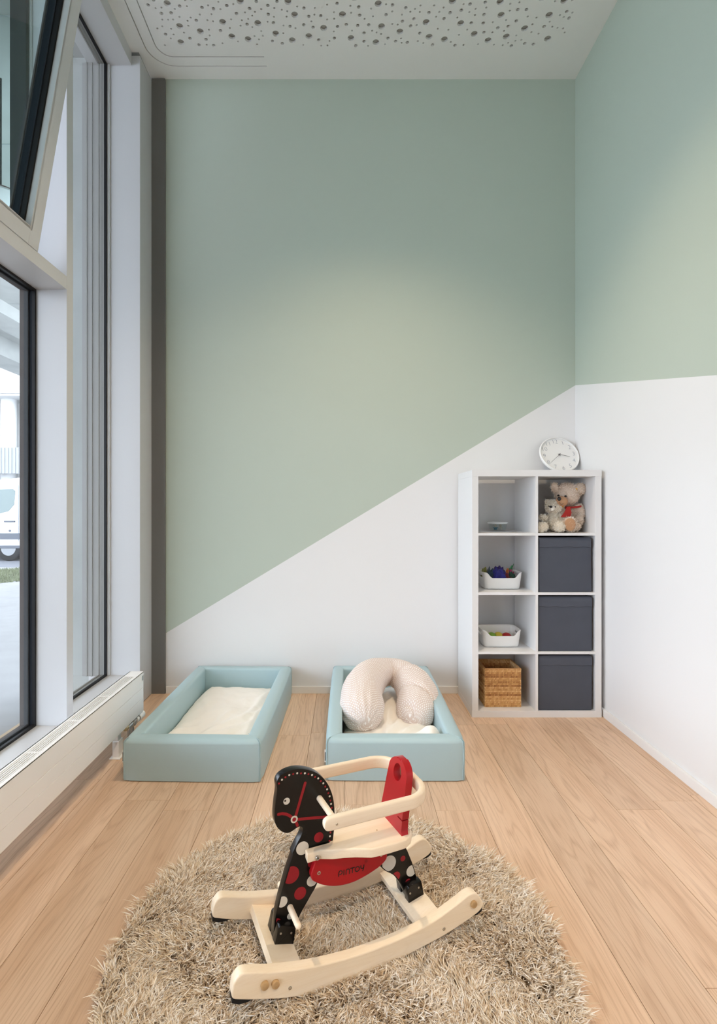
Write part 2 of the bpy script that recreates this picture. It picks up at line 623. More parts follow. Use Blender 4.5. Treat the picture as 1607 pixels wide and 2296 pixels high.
def window(name, label, y0, y1, z0, z1, dark=True):
    w = thing(name, label, 'window', (0, y0, z0), kind='structure')
    a, b = 0, y1 - y0
    c, d = 0, z1 - z0
    rect_frame('gasket', a, b, c, d, -1.510, -1.496, .012, M_BLACKR, w)
    if dark:
        rect_frame('frame', a - .0, b, c, d, -1.527, -1.510, .006, M_FRAME, w)
        rect_frame('frame', a, b, c, d, -1.534, -1.527, .016, M_FRAME, w)
        rect_frame('frame', a, b, c, d, -1.552, -1.534, .008, M_FRAME, w)
        rect_frame('outer_strip', a, b, c, d, -1.575, -1.552, .003, M_BRONZE, w)
    else:
        for i, (xa, xb, t, g) in enumerate(((-1.526, -1.510, .010, .16), (-1.545, -1.526, .003, .33), (-1.552, -1.545, .009, .25), (-1.585, -1.552, .004, .34), (-1.592, -1.585, .012, .22), (-1.618, -1.592, .005, .28), (-1.626, -1.618, .012, .20), (-1.65, -1.626, .006, .24))):
            mm = mat('grey_profile', (.28, .275, .26, 1), .5, spec=.2)
            if xa < -1.58:
                box('frame', xa, xb, b - t, b, c, d, mm, w)
            else:
                rect_frame('frame', a, b, c, d, xa, xb, t, mm, w)
    box('glass', -1.5145, -1.511, a + .006, b - .006, c + .006, d - .006, M_GLASS, w)
    return w


window('window_1', 'large fixed window pane with dark frame below the transom', .62, 2.574, ZS, ZT0)
window('window_2', 'tall narrow fixed window pane between mullion and column', 2.634, 3.340, ZS, ZH, dark=False)
window('window_4', 'large fixed window pane farther along the window wall', -1.39, .56, ZS, ZT0)
window('window_5', 'upper fixed window pane farther along the window wall', -1.39, .56, ZT1, ZH)

# opening above the transom with its inward tilted sash
w3 = thing('window_3', 'upper window with its grey sash tilted inward at the top', 'window', (0, .62, ZT1), kind='structure')
bb, dd = 2.574 - .62, ZH - ZT1
rect_frame('outer_frame', 0, bb, 0, dd, -1.605, -1.528, .03, M_FRAME, w3)
rect_frame('seal', 0, bb, 0, dd, -1.528, -1.515, .008, M_SHELF, w3)
sash = bpy.data.objects.new('sash', None)
link(sash, w3)
ang = math.atan2(.1905, 1.092)
sash.location = (-1.345, 0, .0)
sash.rotation_euler = (0, ang, 0)
sh = (ZH - ZT1) - .03
ys0, ys1 = .03, 2.327 - .62


def sash_bars(nm, t0, t1, xa, xb, m):
    bm = bmesh.new()
    bm_box(bm, xa, xb, ys0 + t0, ys0 + t1, t0, sh - t0)
    bm_box(bm, xa, xb, ys1 - t1, ys1 - t0, t0, sh - t0)
    bm_box(bm, xa, xb, ys0 + t1, ys1 - t1, t0, t1)
    bm_box(bm, xa, xb, ys0 + t1, ys1 - t1, sh - t1, sh - t0)
    bmesh.ops.bevel(bm, geom=list(bm.edges), offset=.001, segments=1, affect='EDGES')
    return from_bm(nm, bm, m, sash, smooth=False)


sash_bars('sash_frame', 0, .072, -.012, .0, M_GREY)
sash_bars('sash_lip', .060, .0745, -.028, -.0, M_GREY)
sash_bars('sash_gasket', .02, .082, -.05, -.028, M_BLACKR)
sash_bars('sash_profile', .02, .086, -.085, -.05, M_FRAME)
sash_bars('sash_cover', .015, .092, -.092, -.085, M_BRONZE)
box('glass', -.060, -.056, ys0 + .06, ys1 - .06, .06, sh - .06, glass_mat('tinted_glass', (.72, .80, .78), 1.55), sash)

# ------------------------------------------------------------------ outside
GZ = -.12
tag(box('pavement', -40, -1.62, -8, 60, GZ - .2, GZ, mat('asphalt', (.225, .225, .225, 1), .9, bump=.3, bscale=80, vary=.08, vscale=4)),
    'pale grey pavement outside the windows', 'pavement', kind='structure')
gp = [WZ(-260, 1335, GZ), WZ(-260, 1290, GZ), WZ(60, 1275, GZ), WZ(60, 1302, GZ)]
bm = bmesh.new()
R = random.Random(3)
for _ in range(9000):
    a, b = R.random(), R.random()
    p = gp[0].lerp(gp[3], a).lerp(gp[1].lerp(gp[2], a), b)
    h = R.uniform(.02, .07)
    q = [bm.verts.new(p + Vector((R.uniform(-.02, .02), R.uniform(-.02, .02), 0))) for _ in range(2)]
    q.append(bm.verts.new(p + Vector((R.uniform(-.03, .03), R.uniform(-.03, .03), h))))
    bm.faces.new(q)
g = from_bm('grass', bm, mat('lawn_green', (.17, .19, .11, 1), .9), None, smooth=False)
tag(g, 'thin strip of short grass between pavement and street', 'grass', kind='stuff')

ca = tag(box('canopy', -6.9, -1.66, -5, 14, 4.4, 4.75, M_CONC), 'concrete canopy slab above the pavement outside', 'canopy', kind='structure')
for xa, xb, zz in ((-6.9, -6.3, 4.05), (-5.7, -5.2, 4.2)):
    box('beam', xa, xb, -5, 14, zz, 4.4, M_CONC, ca)
for k in range(9):
    box('board_mark', -5.2, -1.7, 1.0 + k * 1.2, 1.006 + k * 1.2, 4.396, 4.4, mat('concrete_joint', (.30, .33, .33, 1), .9), ca)
tag(box('concrete_pier', -1.99, -1.635, 3.42, 3.95, GZ, 4.4, M_CONC, bevel=.01), 'rough concrete pier standing outside the narrow window', 'pier', kind='structure')
# brown dish lamp with a white rim, hung below the canopy
dl = thing('dish_lamp', 'round brown dish lamp with white rim hanging under the concrete canopy', 'lamp', W(2, 440, 3.9))
lathe('shade', [(.005, .05), (.06, .045), (.13, .02), (.165, -.02), (.16, -.025), (.12, .01), (.05, .035), (.005, .04)], (0, 0, 0), mat('brown_metal', (.15, .075, .07, 1), .5), dl)
lathe('rim', [(.163, -.028), (.172, -.022), (.170, -.010), (.161, -.018)], (0, 0, 0), M_SHELF, dl)
cyl('cord', (0, 0, .045), (0, 0, 4.4 - dl.location.z), .006, M_BLACKR, dl, n=8)

# white building across the street
YBL = 24.0
M_FAC = mat('white_brick', (.56, .56, .55, 1), .8, bump=.2, bscale=18, vary=.05, vscale=2)
M_COLW = mat('white_column', (.62, .62, .61, 1), .6)
M_CORR = mat('corrugated_grey', (.26, .27, .28, 1), .5)
bl = thing('apartment_building', 'white apartment building with round columns and grey balcony bands across the street', 'building', (-16, YBL, GZ))
def zb(py): return CH - (py - VY) * YBL / F - GZ
box('wall', -7, 9, 1.6, 8, 0, 14, M_FAC, bl)
box('parapet', -7, 9, -.2, .05, zb(885), zb(793), M_FAC, bl)
box('parapet_cap', -7, 9, -.28, .1, zb(793), zb(788), M_COLW, bl)
box('floor_slab', -7, 9, -.2, 1.7, zb(889), zb(884), M_COLW, bl)
for x in np.arange(-6.8, 9, 1.15):
    cyl('railing_post', (x, 0, zb(790)), (x, 0, zb(757)), .03, M_COLW, bl, n=8)
for py in (757, 772):
    box('rail', -7, 9, -.03, .03, zb(py), zb(py - 2), M_COLW, bl)
bandw = bpy.data.objects.new('balcony_band', None); link(bandw, bl)
box('panel', -7, 9, -.1, .05, zb(1062), zb(1004), M_CORR, bandw)
for x in np.arange(-6.9, 9, .16):
    box('rib', x, x + .07, -.13, -.1, zb(1062), zb(1004), M_CORR, bandw)
for x in np.arange(-6.6, 9, 3.1):
    for dx, r in ((0, .18), (.75, .34), (1.5, .2)):
        cyl('column', (x + dx, .75, 0), (x + dx, .75, zb(888)), r, M_COLW, bl, n=20)
for k, x in enumerate(np.arange(-6.9, 9, 3.1)):
    for z0, z1 in ((zb(1000), zb(895)), (zb(1150), zb(1068)), (zb(780), zb(700))):
        wd = box('window', x + 2.0, x + 2.9, 1.54, 1.6, z0, z1, mat('window_pale', (.50, .52, .52, 1), .5), bl)
        box('pane', x + 2.06, x + 2.84, 1.52, 1.54, z0 + .08, z1 - .08, mat('pane_grey', (.30, .33, .33, 1), .12), wd)
tag(box('street', -40, 10, 12.2, 22, GZ - .01, GZ + .004, mat('tarmac', (.12, .125, .14, 1), .9)), 'dark street in front of the white building', 'street', kind='structure')

# white van
vz = GZ
van = thing('delivery_van', 'white delivery van with grey side strip parked on the street', 'van', (-8.6, 13.6, vz))
M_VAN = mat('van_paint', (.66, .67, .68, 1), .3, coat=.2)
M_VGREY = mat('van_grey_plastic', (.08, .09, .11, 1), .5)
prof = [(-2.35, .42), (-2.42, .75), (-2.30, .98), (-1.75, 1.12), (-1.55, 1.2), (-.85, 1.92), (-.45, 2.06), (.3, 2.15), (2.9, 2.17), (3.1, 2.0), (3.12, .45), (2.6, .36), (-1.0, .36)]
prism('body', prof, lambda a, b, d: (a, d, b), 0, 1.9, M_VAN, van, bevel=.06, seg=3)
prism('door_window', [(-1.22, 1.30), (-.78, 1.76), (-.62, 1.83), (.10, 1.85), (.16, 1.80), (.13, 1.45), (-.02, 1.28), (-.5, 1.16), (-1.15, 1.14)], lambda a, b, d: (a, d, b), -.006, .02, mat('van_glass', (.13, .17, .165, 1), .1), van, bevel=.003)
box('side_strip', -2.3, 3.1, -.012, .02, .56, .72, M_VGREY, van, bevel=.004)
box('sill_strip', -2.2, 3.1, -.006, .05, .33, .40, M_VGREY, van, bevel=.004)
box('door_handle', -.12, .16, -.03, .0, 1.0, 1.04, M_VGREY, van, bevel=.008)
cyl('door_lock', (.02, -.01, .78), (.02, .01, .78), .03, M_VGREY, van, n=12)
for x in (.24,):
    box('door_gap_strip', x, x + .012, -.004, .01, .5, 1.95, M_VGREY, van)  # dark strip laid on the body, its colour stands for the shaded door gap
for x in (.12 - .15, 2.35):
    for y in (.02, 1.68):
        wh = cyl('wheel', (x, y, .33), (x, y + .2, .33), .33, M_BLACKR, van, n=28, bevel=.03)
        cyl('hub', (x, y - .008, .33), (x, y + .03, .33), .19, mat('hub_grey', (.25, .26, .27, 1), .4, metal=.6), wh, n=20)

# ------------------------------------------------------------------ ceiling spotlights (out of the picture, they light the room)
M_LAMPW = mat('lamp_white', (.8, .8, .8, 1), .4)


def spotlight(x, y, label, aim=(0, 0, 0), watts=LAMP_W, cone=100):
    t = thing('ceiling_spotlight', label, 'spotlight', (x, y, ZC), group='ceiling spotlights')
    cyl('canopy', (0, 0, -.02), (0, 0, .002), .05, M_LAMPW, t, n=24)
    cyl('stem', (0, 0, -.05), (0, 0, -.015), .008, M_LAMPW, t, n=10)
    d = (Vector(aim) - Vector((x, y, ZC))).normalized()
    hb = Vector((0, 0, -.06))
    p0, p1 = hb, hb + d * .09
    tube('housing', [p0, p0 + d * .001, p1, p1 - d * .003, p0 + d * .02], [.001, .034, .036, .032, .031], M_LAMPW, t, n=24, cap=False)
    ld = bpy.data.lights.new('ceiling_lamp_offscreen', 'SPOT')
    ld.energy = watts
    ld.color = LAMP_RGB
    ld.spot_size = math.radians(cone)
    ld.spot_blend = 1.0
    ld.shadow_soft_size = .025
    lo = bpy.data.objects.new('ceiling_lamp_offscreen', ld)
    link(lo, t)
    lo.location = p1 + d * .03
    lo.rotation_euler = d.to_track_quat('-Z', 'Y').to_euler()
    return t


spotlight(.22, 2.32, 'white ceiling spotlight above the shelf and the play beds', (0.12, 2.1, 0), 165, 116)
spotlight(.75, -.95, 'white ceiling spotlight beside the side wall, tilted towards the rug', (.0, 1.0, 0), 230, 74)

# ------------------------------------------------------------------ radiator
RX0, RX1, RY0, RY1, RZ0, RZ1 = -1.175, -1.100, .9, 2.90, .138, .352
rad = thing('radiator', 'long low white panel radiator with top grille in front of the window sill', 'radiator', (RX1, RY1, 0))
def rb(n, x0, x1, y0, y1, z0, z1, m=M_RAD, p=None, bevel=.001):
    return box(n, x0 - RX1, x1 - RX1, y0 - RY1, y1 - RY1, z0, z1, m, p or rad, bevel)
rb('body', RX0 + .006, RX1 - .006, RY0 + .004, RY1 - .004, RZ0 + .004, RZ1 - .13)
hh = (RZ1 - RZ0)
for a, b in ((0, .335), (.335, .60), (.60, 1.0)):
    rb('front_panel', RX1 - .006, RX1, RY0, RY1, RZ0 + hh * a + .0005, RZ0 + hh * b - .0005, bevel=.0009)
rb('back_panel', RX0, RX0 + .006, RY0, RY1, RZ0, RZ1)
rb('end_cap', RX0, RX1, RY1 - .004, RY1 + .002, RZ0 + .002, RZ1, bevel=.002)
rb('end_cap', RX0, RX1, RY0 - .002, RY0 + .004, RZ0 + .002, RZ1, bevel=.002)
gx0, gx1 = RX0 + .014, RX1 - .014
rb('grille_rim', RX0, gx0, RY0, RY1, RZ1 - .006, RZ1)
rb('grille_rim', gx1, RX1, RY0, RY1, RZ1 - .006, RZ1)
rb('grille_rim', gx0, gx1, RY1 - .09, RY1, RZ1 - .006, RZ1)
ns = 7
for k in range(1, ns - 1):
    x = gx0 + (gx1 - gx0) * (k - .5) / (ns - 2)
    rb('grille_slat', x - .0020, x + .0020, RY0, RY1 - .088, RZ1 - .006, RZ1 - .0005, bevel=.0006)
for k in range(7):
    y = RY1 - .09 - .29 * (k + 1)
    if y > RY0:
        rb('grille_crossbar', gx0 - .002, gx1 + .002, y - .006, y + .006, RZ1 - .0065, RZ1 - .0008, bevel=.0006)
rb('rating_sticker', RX1 - .0005, RX1 + .0006, RY1 - .022, RY1 - .004, RZ1 - .045, RZ1 - .02, mat('sticker_grey', (.33, .36, .38, 1), .3), bevel=0)
for y in (2.64, 1.5):
    fo = rb('foot', -1.150, -1.128, y, y + .04, .0, RZ0 + .01, bevel=.003)
    rb('foot_sleeve', -1.156, -1.122, y - .004, y + .046, .0, .085, p=fo, bevel=.004)
    rb('foot_plate', -1.165, -1.11, y - .02, y + .06, .0, .006, p=fo, bevel=.002)
    cyl('foot_screw', (-1.142 - RX1, y - .012 - RY1, .075), (-1.142 - RX1, y + .0 - RY1, .075), .007, M_RAD, fo, n=12)
vl = bpy.data.objects.new('valve', None); link(vl, rad); vl.location = (-1.118 - RX1, 2.80 - RY1, 0)
cyl('valve_body', (0, -.075, .112), (0, .03, .112), .014, M_CHROME, vl, n=16, bevel=.003)
cyl('valve_nut', (0, -.02, .112), (0, .01, .112), .020, M_CHROME, vl, n=6, bevel=.002)
cyl('thermostat_collar', (0, .03, .112), (0, .055, .112), .018, M_RAD, vl, n=20, bevel=.003)
cyl('thermostat_ring', (0, .055, .112), (0, .062, .112), .0175, M_DKGREY, vl, n=20)
cyl('thermostat_head', (0, .062, .112), (0, .125, .112), .021, M_RAD, vl, n=24, bevel=.004)
for dy in (-.05, -.005):
    cyl('pipe', (0, dy, -.0), (0, dy, .15), .008, M_CHROME, vl, n=12)
cyl('brass_union', (0, -.10, .118), (0, -.07, .118), .011, mat('brass', (.75, .58, .33, 1), .3, metal=1), vl, n=12)

# ------------------------------------------------------------------ shelf unit
SX0, SY0 = .7546, 3.151
SW, SD, SH = .77, .39, 1.47
T, t_ = .038, .015
cw = (SW - 2 * T - t_) / 2
chh = (SH - 2 * T - 3 * t_) / 4
fl = [T + k * (chh + t_) for k in range(4)]            # cell floors
shelf = thing('shelf_unit', 'white open cube shelf unit with two columns of four cells in the corner', 'shelf', (SX0, SY0, 0))
box('bottom_board', 0, SW, 0, SD, 0, T, M_SHELF, shelf, bevel=.0008)
box('top_board', 0, SW, 0, SD, SH - T, SH, M_SHELF, shelf, bevel=.0008)
box('side_board', .0008, T, .0008, SD, T, SH - T, M_SHELF, shelf, bevel=.0008)
box('side_board', SW - T, SW - .0008, .0008, SD, T, SH - T, M_SHELF, shelf, bevel=.0008)
for k in range(3):
    z = fl[k] + chh
    box('shelf_board', T, SW - T, .001, SD, z, z + t_, M_SHELF, shelf, bevel=.0005)
for k in range(4):
    box('divider', T + cw, T + cw + t_, .001, SD, fl[k], fl[k] + chh, M_SHELF, shelf, bevel=.0005)

# dark grey fabric boxes in the second column
M_BOX = mat('grey_box_fabric', (.068, .075, .097, 1), .85, bump=.25, bscale=900, vary=.06, vscale=8)
bx_x0 = SX0 + T + cw + t_
for k, lab in ((2, 'dark grey fabric storage box on the shelf below the teddy bears, slightly skewed'),
               (1, 'dark grey fabric storage box between two other grey boxes in the shelf'),
               (0, 'dark grey fabric storage box in the bottom cell of the shelf')):
    yaw = {2: .022, 1: -.004, 0: -.002}[k]
    st = thing('storage_box', lab, 'storage box', (bx_x0 + cw / 2 - (.003 if k == 2 else .004), SY0 + .012, fl[k]), yaw, group='grey fabric boxes in the shelf')
    w2, h2, dp = .161, .325, .355
    top_in = .005 if k == 2 else 0
    bm = bmesh.new()
    vs = []
    for (sx, yy, zz) in ((-1, 0, 0), (1, 0, 0), (1, 1, 0), (-1, 1, 0), (-1, 0, 1), (1, 0, 1), (1, 1, 1), (-1, 1, 1)):
        vs.append(bm.verts.new((sx * w2 - (top_in if sx > 0 and zz else 0), yy * dp, zz * h2)))
    for f in ((3, 2, 1, 0), (4, 5, 6, 7), (0, 1, 5, 4), (1, 2, 6, 5), (2, 3, 7, 6), (3, 0, 4, 7)):
        bm.faces.new([vs[i] for i in f])
    bmesh.ops.bevel(bm, geom=list(bm.edges), offset=.005, segments=3, affect='EDGES')
    flatten(from_bm('body', bm, M_BOX, st), .05)
    # folded band with a slightly wavy free edge
    bm = bmesh.new()
    n = 24
    rows = []
    for i in range(n + 1):
        a = -w2 + .003 + (2 * w2 - .006 - top_in) * i / n
        zlow = h2 * (1 - .185) + .0022 * math.sin(i * .9 + k) + .003 * math.sin(i / n * math.pi) * (1 if k != 1 else -.5)
        rows.append([bm.verts.new((a, y, z)) for y, z in ((-.0005, h2 - .006), (-.0042, h2 - .011), (-.005, (h2 + zlow) / 2), (-.0042, zlow + .003), (-.0005, zlow))])
    for a, b in zip(rows, rows[1:]):
        for j in range(4):
            bm.faces.new([a[j], b[j], b[j + 1], a[j + 1]])
    from_bm('folded_band', bm, M_BOX, st)

# ---- clock leaning in the corner on top of the shelf
ck = thing('wall_clock', 'round white clock with grey numerals leaning in the corner on the shelf', 'clock', (1.412, 3.505, SH + .133 * math.cos(math.radians(26)) + .002))
ck.rotation_euler = (math.radians(-26), 0, math.radians(4))
M_CLK = mat('clock_white', (.82, .82, .81, 1), .35)
M_CLKF = mat('clock_face', (.80, .80, .79, 1), .6)
M_NUM = mat('numeral_grey', (.20, .22, .30, 1), .5)
M_HAND = mat('hand_grey', (.16, .16, .17, 1), .35, metal=.6)
# face plane is local -Y
lathe('rim', [(.118, .0), (.126, -.003), (.131, -.002), (.133, .002), (.133, .010), (.130, .016), (.1275, .0175), (.1255, .0165), (.1245, .012), (.1245, .004)], (0, 0, 0), M_CLK, ck, n=72, axis='Y')
lathe('dial', [(.125, .0), (.125, .006), (.0, .006)], (0, 0, 0), M_CLKF, ck, n=72, axis='Y')
rot = math.radians(5)
def glyph(txt, size, m, parent, name, M, off=0.0, ext=.0004):
    cu = bpy.data.curves.new(name, 'FONT')
    cu.body = txt
    cu.size = size
    cu.align_x = 'CENTER'; cu.align_y = 'CENTER'
    cu.offset = off
    cu.extrude = ext
    cu.resolution_u = 4
    tmp = bpy.data.objects.new(name, cu)
    COL.objects.link(tmp)
    dg = bpy.context.evaluated_depsgraph_get()
    me = bpy.data.meshes.new_from_object(tmp.evaluated_get(dg))
    bpy.data.objects.remove(tmp)
    bpy.data.curves.remove(cu)
    me.transform(M)
    me.materials.clear()
    return from_me(name, me, m, parent, smooth=False)
for h in range(1, 13):
    a = math.radians(90 - 30 * h) + rot
    p = Vector((math.cos(a) * .1015, -.0066, math.sin(a) * .1015))
    M = Matrix.Translation(p) @ Matrix.Rotation(-rot, 4, 'Y') @ Matrix.Rotation(math.radians(90), 4, 'X')
    glyph(str(h), .043, M_NUM, ck, 'numeral', M, off=-.0012)
def hand(n, dx, dz, L_, w, y):
    d = Vector((dx, 0, dz)).normalized()
    s = Vector((d.z, 0, -d.x)) * w
    c = Vector((0, y, 0))
    V = [c - d * .010 + s, c - d * .010 - s, c + d * L_ - s * .5, c + d * L_ + s * .5]
    o = mesh(n, V + [v + Vector((0, -.0008, 0)) for v in V], [(0, 1, 2, 3), (4, 7, 6, 5), (0, 4, 5, 1), (1, 5, 6, 2), (2, 6, 7, 3), (3, 7, 4, 0)], M_HAND, ck, smooth=False)
hand('hour_hand', 280, -70, .068, .0019, -.0125)
hand('minute_hand', -320, -285, .098, .0013, -.0140)
cyl('hub', (0, -.008, 0), (0, -.0165, 0), .0042, M_HAND, ck, n=16)

# ---- glass food container with two pacifiers
gc = W(1116, 1182, 3.47)
cont = thing('glass_container', 'small round glass container with white lid in the upper shelf cell', 'container', (gc.x, 3.475, SH - T - chh))
lathe('bowl', [(.045, .0), (.052, .004), (.060, .044), (.0615, .047), (.0590, .047), (.0575, .044), (.050, .007), (.0, .006)], (0, 0, 0), glass_mat('clear_glass', (.95, .972, .968), 1.5), cont)
lathe('lid', [(.062, .045), (.0655, .046), (.0655, .056), (.063, .059), (.0, .059)], (0, 0, 0), mat('lid_plastic', (.78, .80, .80, 1), .35), cont)
for cx, cy, mm, nm in ((-.018, -.012, mat('pacifier_blue', (.05, .22, .34, 1), .35), 'blue pacifier inside the glass container'),
                       (.020, .004, mat('pacifier_cream', (.75, .72, .66, 1), .4), 'cream pacifier inside the glass container')):
    pc = thing('pacifier', nm, 'pacifier', (gc.x + cx, 3.475 + cy, SH - T - chh + .007), .4, group='pacifiers in the glass container')
    prism('shield', catmull([(-.019, 0), (-.012, .010), (0, .008), (.012, .010), (.019, 0), (.012, -.010), (0, -.008), (-.012, -.010)], 4), lambda a, b, d: (a, b, d + .012), 0, .004, mm, pc, bevel=.001)
    lathe('knob', [(.010, .0), (.011, .004), (.009, .012), (.0, .012)], (0, 0, 0), mm, pc, n=20)
    sphere('teat', (0, 0, .026), (.007, .006, .011), mat('teat_silicone', (.68, .60, .48, 1), .25), pc)

# ---- two white plastic bins
M_BIN = mat('bin_white', (.80, .80, .785, 1), .38)


def white_bin(loc, label):
    b = thing('plastic_bin', label, 'bin', loc, group='white plastic bins in the shelf')
    w0, d0, w1, d1, h = .108, .073, .121, .086, .105      # half sizes bottom and top
    n = 96
    def rr(hw, hd, r, a):
        c, s = math.cos(a), math.sin(a)
        # superellipse-like rounded rectangle
        e = 7.0
        k = (abs(c / hw) ** e + abs(s / hd) ** e) ** (-1 / e)
        return c * k, s * k
    bm = bmesh.new()
    lv = 9
    grid = []
    for j in range(lv + 1):
        t = j / lv
        ring = []
        for i in range(n):
            a = 2 * math.pi * (i + .5) / n
            x, y = rr(w0 + (w1 - w0) * t, d0 + (d1 - d0) * t, .03, a)
            top = h
            if y < -d0 * .86:
                q = abs(x) / w1
                s = min(max((q - .55) / .33, 0), 1)
                top = h - .034 * (1 - s * s * (3 - 2 * s))
            if j == 0:
                x *= .97; y *= .97
            ring.append(bm.verts.new((x, y, top * t + (.002 if j == 0 else 0))))
        grid.append(ring)
    for j in range(lv):
        for i in range(n):
            a, b_ = grid[j][i], grid[j][(i + 1) % n]
            c, d_ = grid[j + 1][(i + 1) % n], grid[j + 1][i]
            mid = (a.co + c.co) / 2
            if j in (6, 7) and j == 6 and abs(mid.x) > w0 * .9 and abs(mid.y) < .032:
                continue
            bm.faces.new([a, b_, c, d_])
    bm.faces.new([v for v in grid[0]][::-1])
    o = from_bm('tub', bm, M_BIN, b, True, 60)
    sm = o.modifiers.new('wall', 'SOLIDIFY'); sm.thickness = .0026; sm.offset = -1
    return b


b1 = (.9725, 3.261 + .078, fl[2])
b2 = (.9615, 3.247 + .078, fl[1])
white_bin(b1, 'white plastic bin holding colourful scarves on the second shelf')
white_bin(b2, 'white plastic bin holding three coloured balls on the third shelf')
for x, y, c, nm in ((-.040, .012, (.23, .45, .05, 1), 'green'), (.005, .020, (.62, .50, .05, 1), 'yellow'), (.052, .006, (.42, .02, .025, 1), 'red')):
    o = sphere('toy_ball', (0, 0, 0), .0345, mat('ball_' + nm, c, .35), seg=28, ring=18)
    o.location = (b2[0] + x, b2[1] + y, b2[2] + .003 + .0345)
    sb = lathe('seam', [(.0346, -.0008), (.0350, 0), (.0346, .0008)], (0, 0, 0), MATS['ball_' + nm], o)
    tag(o, nm + ' plastic play ball lying in the white bin', 'ball', group='play balls in the bin')


def cloth(name, label, c, size, color, seed, height, rough=.7, alpha=1.0, spike=(0, 0, 0)):
    n = 34
    m = mat('cloth_' + name + str(seed), color, rough, sheen=.3)
    if alpha < 1:
        m.node_tree.nodes['Principled BSDF'].inputs['Alpha'].default_value = alpha
    bm = bmesh.new()
    vs = []
    for i in range(n + 1):
        for j in range(n + 1):
            a, b = i / n * 2 - 1, j / n * 2 - 1
            rad = min(1, math.hypot(a, b))
            q = Vector((a * 2.1 + seed * 3.1, b * 2.1, seed))
            nz = mnoise.noise(q) + .55 * mnoise.noise(q * 2.3) + .3 * mnoise.noise(q * 5)
            rd = abs(mnoise.noise(q * 1.7 + Vector((9, 9, 9))))
            z = height * (1 - rad ** 2.2) * (.75 + .6 * rd) + .022 * nz * (1 - rad * .5)
            x = a * size[0] + .014 * mnoise.noise(q * 1.3 + Vector((5, 1, 2)))
            y = b * size[1] + .014 * mnoise.noise(q * 1.3 + Vector((1, 7, 2)))
            f = max(0, 1 - math.hypot(a - .1, b) * 1.2)
            vs.append(bm.verts.new((x + spike[0] * f, y + spike[1] * f, max(.0, z) + spike[2] * f)))
    for i in range(n):
        for j in range(n):
            k = i * (n + 1) + j
            bm.faces.new([vs[k], vs[k + 1], vs[k + n + 2], vs[k + n + 1]])
    o = from_bm('scarf', bm, m, None, True, 80)
    sm = o.modifiers.new('thickness', 'SOLIDIFY'); sm.thickness = .0012
    o.location = c
    return tag(o, label, 'scarf', group='coloured scarves in the bin')


bz = b1[2] + .045
cloth('blue', 'deep blue scarf piled in the white bin', (b1[0] - .006, b1[1] - .004, bz), (.070, .044), (.012, .010, .20, 1), 1, .084)
cloth('teal', 'dark teal scarf beside the blue one in the bin', (b1[0] - .060, b1[1] + .006, bz), (.038, .044), (.010, .038, .075, 1), 2, .074)
cloth('violet', 'violet scarf behind the blue one in the bin', (b1[0] + .008, b1[1] + .040, bz), (.075, .036), (.030, .008, .15, 1), 3, .088)
cloth('red', 'dark red scarf tucked under the blue one in the bin', (b1[0] + .040, b1[1] - .026, bz), (.038, .024), (.16, .008, .012, 1), 4, .044)
cloth('green', 'dark green sheer scarf at the side of the bin', (b1[0] + .066, b1[1] - .008, bz), (.032, .036), (.010, .060, .035, 1), 5, .052)
cloth('pink', 'pink scarf corner peeking out of the bin', (b1[0] + .076, b1[1] + .028, bz), (.024, .028), (.42, .04, .14, 1), 6, .066)
cloth('leaf', 'sheer bright green scarf tip sticking up from the bin', (b1[0] + .066, b1[1] + .040, bz), (.026, .018), (.06, .26, .10, 1), 7, .040, alpha=.75, spike=(.030, 0, .070))
cloth('olive', 'sheer olive scarf edge hanging at the end of the bin', (b1[0] - .088, b1[1] + .022, bz), (.018, .036), (.28, .30, .07, 1), 8, .075, alpha=.8)
cloth('orange', 'small orange scarf tip beside the blue one', (b1[0] + .046, b1[1] + .006, bz), (.016, .016), (.50, .14, .02, 1), 9, .066)

# ---- rattan basket
def weave_mat():
    m = bpy.data.materials.new('rattan'); m.use_nodes = True
    nt, N, L, P = nodes_of(m)
    at = N.new('ShaderNodeAttribute'); at.attribute_name = 'tint'
    rp = N.new('ShaderNodeValToRGB')
    e = rp.color_ramp.elements
    e[0].position = 0; e[0].color = lin(140, 88, 48)
    e[1].position = 1; e[1].color = lin(240, 206, 150)
    for p, c in ((.35, lin(190, 136, 80)), (.65, lin(222, 178, 116))):
        x = rp.color_ramp.elements.new(p); x.color = c
    L.new(at.outputs['Fac'], rp.inputs[0]); L.new(rp.outputs[0], P.inputs['Base Color'])
    P.inputs['Roughness'].default_value = .5
    return m


M_RAT = weave_mat()
M_RATD = mat('rattan_core', lin(200, 148, 92), .7)
bk = thing('rattan_basket', 'square woven rattan basket in the bottom shelf cell', 'basket', (.957, 3.212, fl[0]))
bw, bd, bh = .110, .205, .233
box('base', -bw + .004, bw - .004, .004, bd - .004, .0, .006, M_RATD, bk)
for nm, a in (('core_wall', (-bw + .004, bw - .004, .004, .007)), ('core_wall', (-bw + .004, bw - .004, bd - .007, bd - .004)), ('core_wall', (-bw + .004, -bw + .007, .004, bd - .004)), ('core_wall', (bw - .007, bw - .004, .004, bd - .004))):
    if a[0] == -bw + .004 and a[1] == -bw + .007:
        # wall with the hand hole
        box(nm, a[0], a[1], a[2], a[3], 0, bh * .70, M_RATD, bk)
        box(nm, a[0], a[1], a[2], a[3], bh * .82, bh - .004, M_RATD, bk)
        box(nm, a[0], a[1], a[2], .06, bh * .70, bh * .82, M_RATD, bk)
        box(nm, a[0], a[1], .14, a[3], bh * .70, bh * .82, M_RATD, bk)
    else:
        box(nm, *a, 0, bh - .004, M_RATD, bk)
V, Fc, TI = [], [], []
R = random.Random(5)
nrow = 21
rowdark = [R.random() for _ in range(nrow)]
